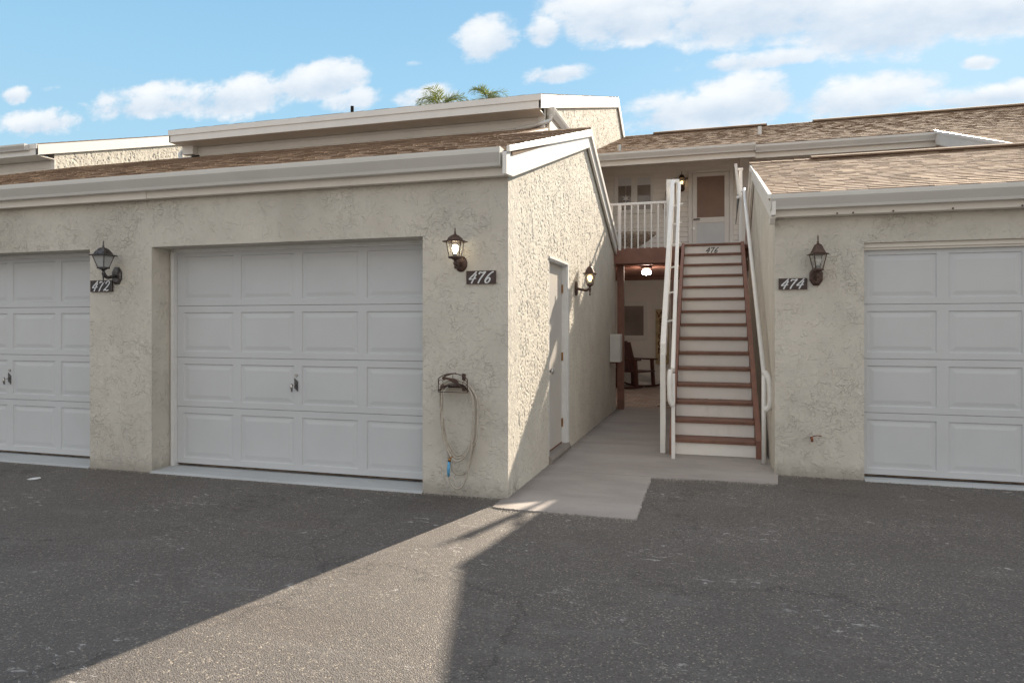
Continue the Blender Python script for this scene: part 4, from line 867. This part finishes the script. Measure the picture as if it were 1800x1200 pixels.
# wicker table and chair on the balcony
tb=empty('wicker_table',(-1.93,15.2,2.64),0,'woven wicker table with a long pointed top behind the balcony railing','table')
m_=MB(); pts=[(-.62,.03),(-.45,.14),(-.2,.22),(.1,.24),(.35,.18),(.56,.08),(.64,0),(.56,-.08),(.35,-.18),(.1,-.24),(-.2,-.22),(-.45,-.14),(-.62,-.03)]
m_.prism(pts,'z',.70,.78); m_.build('tabletop',M['wicker'],tb,bevel=.01)
m_=MB(); n_=len(pts); b_=len(m_.v)
for zz_,k_ in ((.70,.97),(.58,.74),(.46,.42),(.36,.28)): m_.v+=[(p[0]*k_-.02*(1-k_),p[1]*k_,zz_) for p in pts]
for q_ in range(3):
    for i in range(n_-1): m_.f.append((b_+q_*n_+i,b_+(q_+1)*n_+i,b_+(q_+1)*n_+i+1,b_+q_*n_+i+1))
m_.build('underside',M['wicker'],tb)
m_=MB(); m_.lathe([(0,0),(.25,.0),(.22,.04),(.15,.12),(.12,.30),(.13,.46),(0,.47)],(-.02,0,0),18); m_.build('pedestal',M['wicker'],tb,smooth=True)
wc=empty('wicker_chair',(-1.97,15.85,2.64),0,'round-backed wicker chair behind the balcony table','chair')
m_=MB(); m_.prism([(.22*cos(t),.72+.18*sin(t)) for t in np.linspace(-.1,pi+.1,14)]+[(-.2,.35),(.2,.35)],'y',.0,.05); m_.build('backrest',M['wicker'],wc)
MB().box(-.22,.22,-.22,.0,.33,.42).build('seat',M['wicker'],wc)
for a in (-.19,.19):
    for b in (-.19,-.03): MB().box(a-.02,a+.02,b-.02,b+.02,0,.33).build('leg',M['chairwood'],wc)
bc=empty('brown_chair',(-2.33,14.6,2.64),0,'plain brown wooden chair at the left end of the balcony','chair')
for a in (-.17,.15): MB().box(a,a+.04,.16,.20,0,.82).build('back_post',M['chairwood'],bc)
MB().box(-.13,.15,.165,.195,.50,.80).build('backrest',M['chairwood'],bc)
MB().box(-.18,.20,-.2,.155,.42,.46).build('seat',M['chairwood'],bc)
for a in (-.16,.18): MB().box(a-.02,a+.02,-.18,-.14,0,.42).build('front_leg',M['chairwood'],bc)
# wall ornaments upstairs
wh=empty('wall_hanging',(-1.12,RB-.05,4.18),0,'narrow woven brown hanging on the upstairs siding beside the railing post','wall hanging')
m_=MB(); m_.prism([(-.05,.30),(.0,.33),(.05,.30),(.055,-.25),(.0,-.34),(-.05,-.25)],'y',0,.03); m_.build('weave',M['wicker'],wh)
def star(root,r,mat,n=5,inner=.4):
    m_=MB(); m_.prism([((r if k%2==0 else r*inner)*sin(pi*k/n),(r if k%2==0 else r*inner)*cos(pi*k/n)) for k in range(2*n)],'y',-.01,.01); return m_.build('petals',mat,root)
so_=empty('star_ornament',(-2.08,RB-.045,4.36),0,'white star-shaped ornament hanging in the balcony window','ornament'); star(so_,.10,M['frame'],6,.35)
m_=MB(); m_.tube([(0,0,.09),(0,0,.42)],.003,5); m_.build('cord',M['frame'],so_)
fo_=empty('flower_ornament',(-1.23,RB-.03,4.28),0,'small pale metal flower on the upstairs siding beside the woven hanging','ornament'); star(fo_,.055,M['fascia'],5,.4); m_=MB(); m_.tube([(0,.0,-.03),(.01,0,-.2)],.005,5); m_.build('stem',M['rust'],fo_)

# ================================================================ PALMS
def palm(loc,h,label,seed,n=16,fl=2.3,lean=(0,0)):
    rd=random.Random(seed); r=empty('palm_tree',loc,0,label,'palm tree','palms behind the roof')
    m_=MB(); pts=[(lean[0]*(t**2),lean[1]*t*t,h*t) for t in np.linspace(0,1,12)]; m_.tube(pts,[.17-.05*t for t in np.linspace(0,1,12)],12); m_.build('trunk',M['trunk'],r,smooth=True)
    cx_,cy_,cz_=lean[0],lean[1],h
    for i in range(n):
        az=2*pi*i/n+rd.uniform(-.25,.25); el=R(rd.uniform(5,78)) ; L_=fl*rd.uniform(.8,1.05)
        f=MB(); P=[]; p=np.array((cx_,cy_,cz_)); e=el; 
        for k in range(15):
            P.append(p.copy()); d=np.array((cos(az)*cos(e),sin(az)*cos(e),sin(e))); p=p+d*L_/14; e-=R(5.5+2.0*k*.35)
        f.tube(P,[.02*(1-k/16) for k in range(15)],5)
        side=np.array((-sin(az),cos(az),0))
        for k in range(3,15):
            for sg in (-1,1):
                for q in range(2):
                    fr_=P[k]+(P[k]-P[k-1])*q*.5; t=k/14; l_=.62*math.sin(pi*min(1,.18+t*.80))**.7*fl/2.3+.1
                    d=(P[k]-P[k-1]); d/=np.linalg.norm(d); up=np.cross(side,d)
                    dr=side*sg*rd.uniform(.6,.85)+d*rd.uniform(.5,.8)-up*rd.uniform(-.25,.35); dr/=np.linalg.norm(dr)
                    wv=d*.022*fl/2.0; a=fr_; b=fr_+dr*l_*.5-np.array((0,0,.02)); c=fr_+dr*l_-np.array((0,0,.10*l_))
                    f.quad(a-wv*.5,a+wv*.5,b+wv,b-wv); f.quad(b-wv,b+wv,c)
        f.build('frond',M['leaf'],r)
    return r
palm((-14.1,34,0),12.9,'taller-looking palm crown showing left of the other above the long roof',5,n=19,fl=1.95)
palm((-11.85,35,0),13.4,'smaller palm crown nearest the sunlit roof corner',9,n=18,fl=1.6)
# litter: a yellow tennis-ball fragment and a pale fleck, both given a leaf outline
lf=empty('ground_litter',(1.0,1,0)); bpy.data.objects.remove(lf)
def leaf(loc,s,rz,label,c):
    m_=MB(); m_.prism([(-.5*s,0),(-.2*s,.2*s),(.3*s,.16*s),(.5*s,0),(.25*s,-.18*s),(-.2*s,-.15*s)],'z',.0,.006); o=m_.build('ground_litter',c); o.location=loc; o.rotation_euler=(R(8),R(-6),rz); tag(o,label,'leaf')
leaf((2.32,6.98,.034),.045,.2,'small yellow tennis-ball fragment lying under the right garage door',simple('yellow_scrap',(.38,.36,.06),.6))
leaf((-5.95,4.75,.004),.13,.3,'pale curled scrap lying on the dark asphalt near the left pillar',M['digit'])
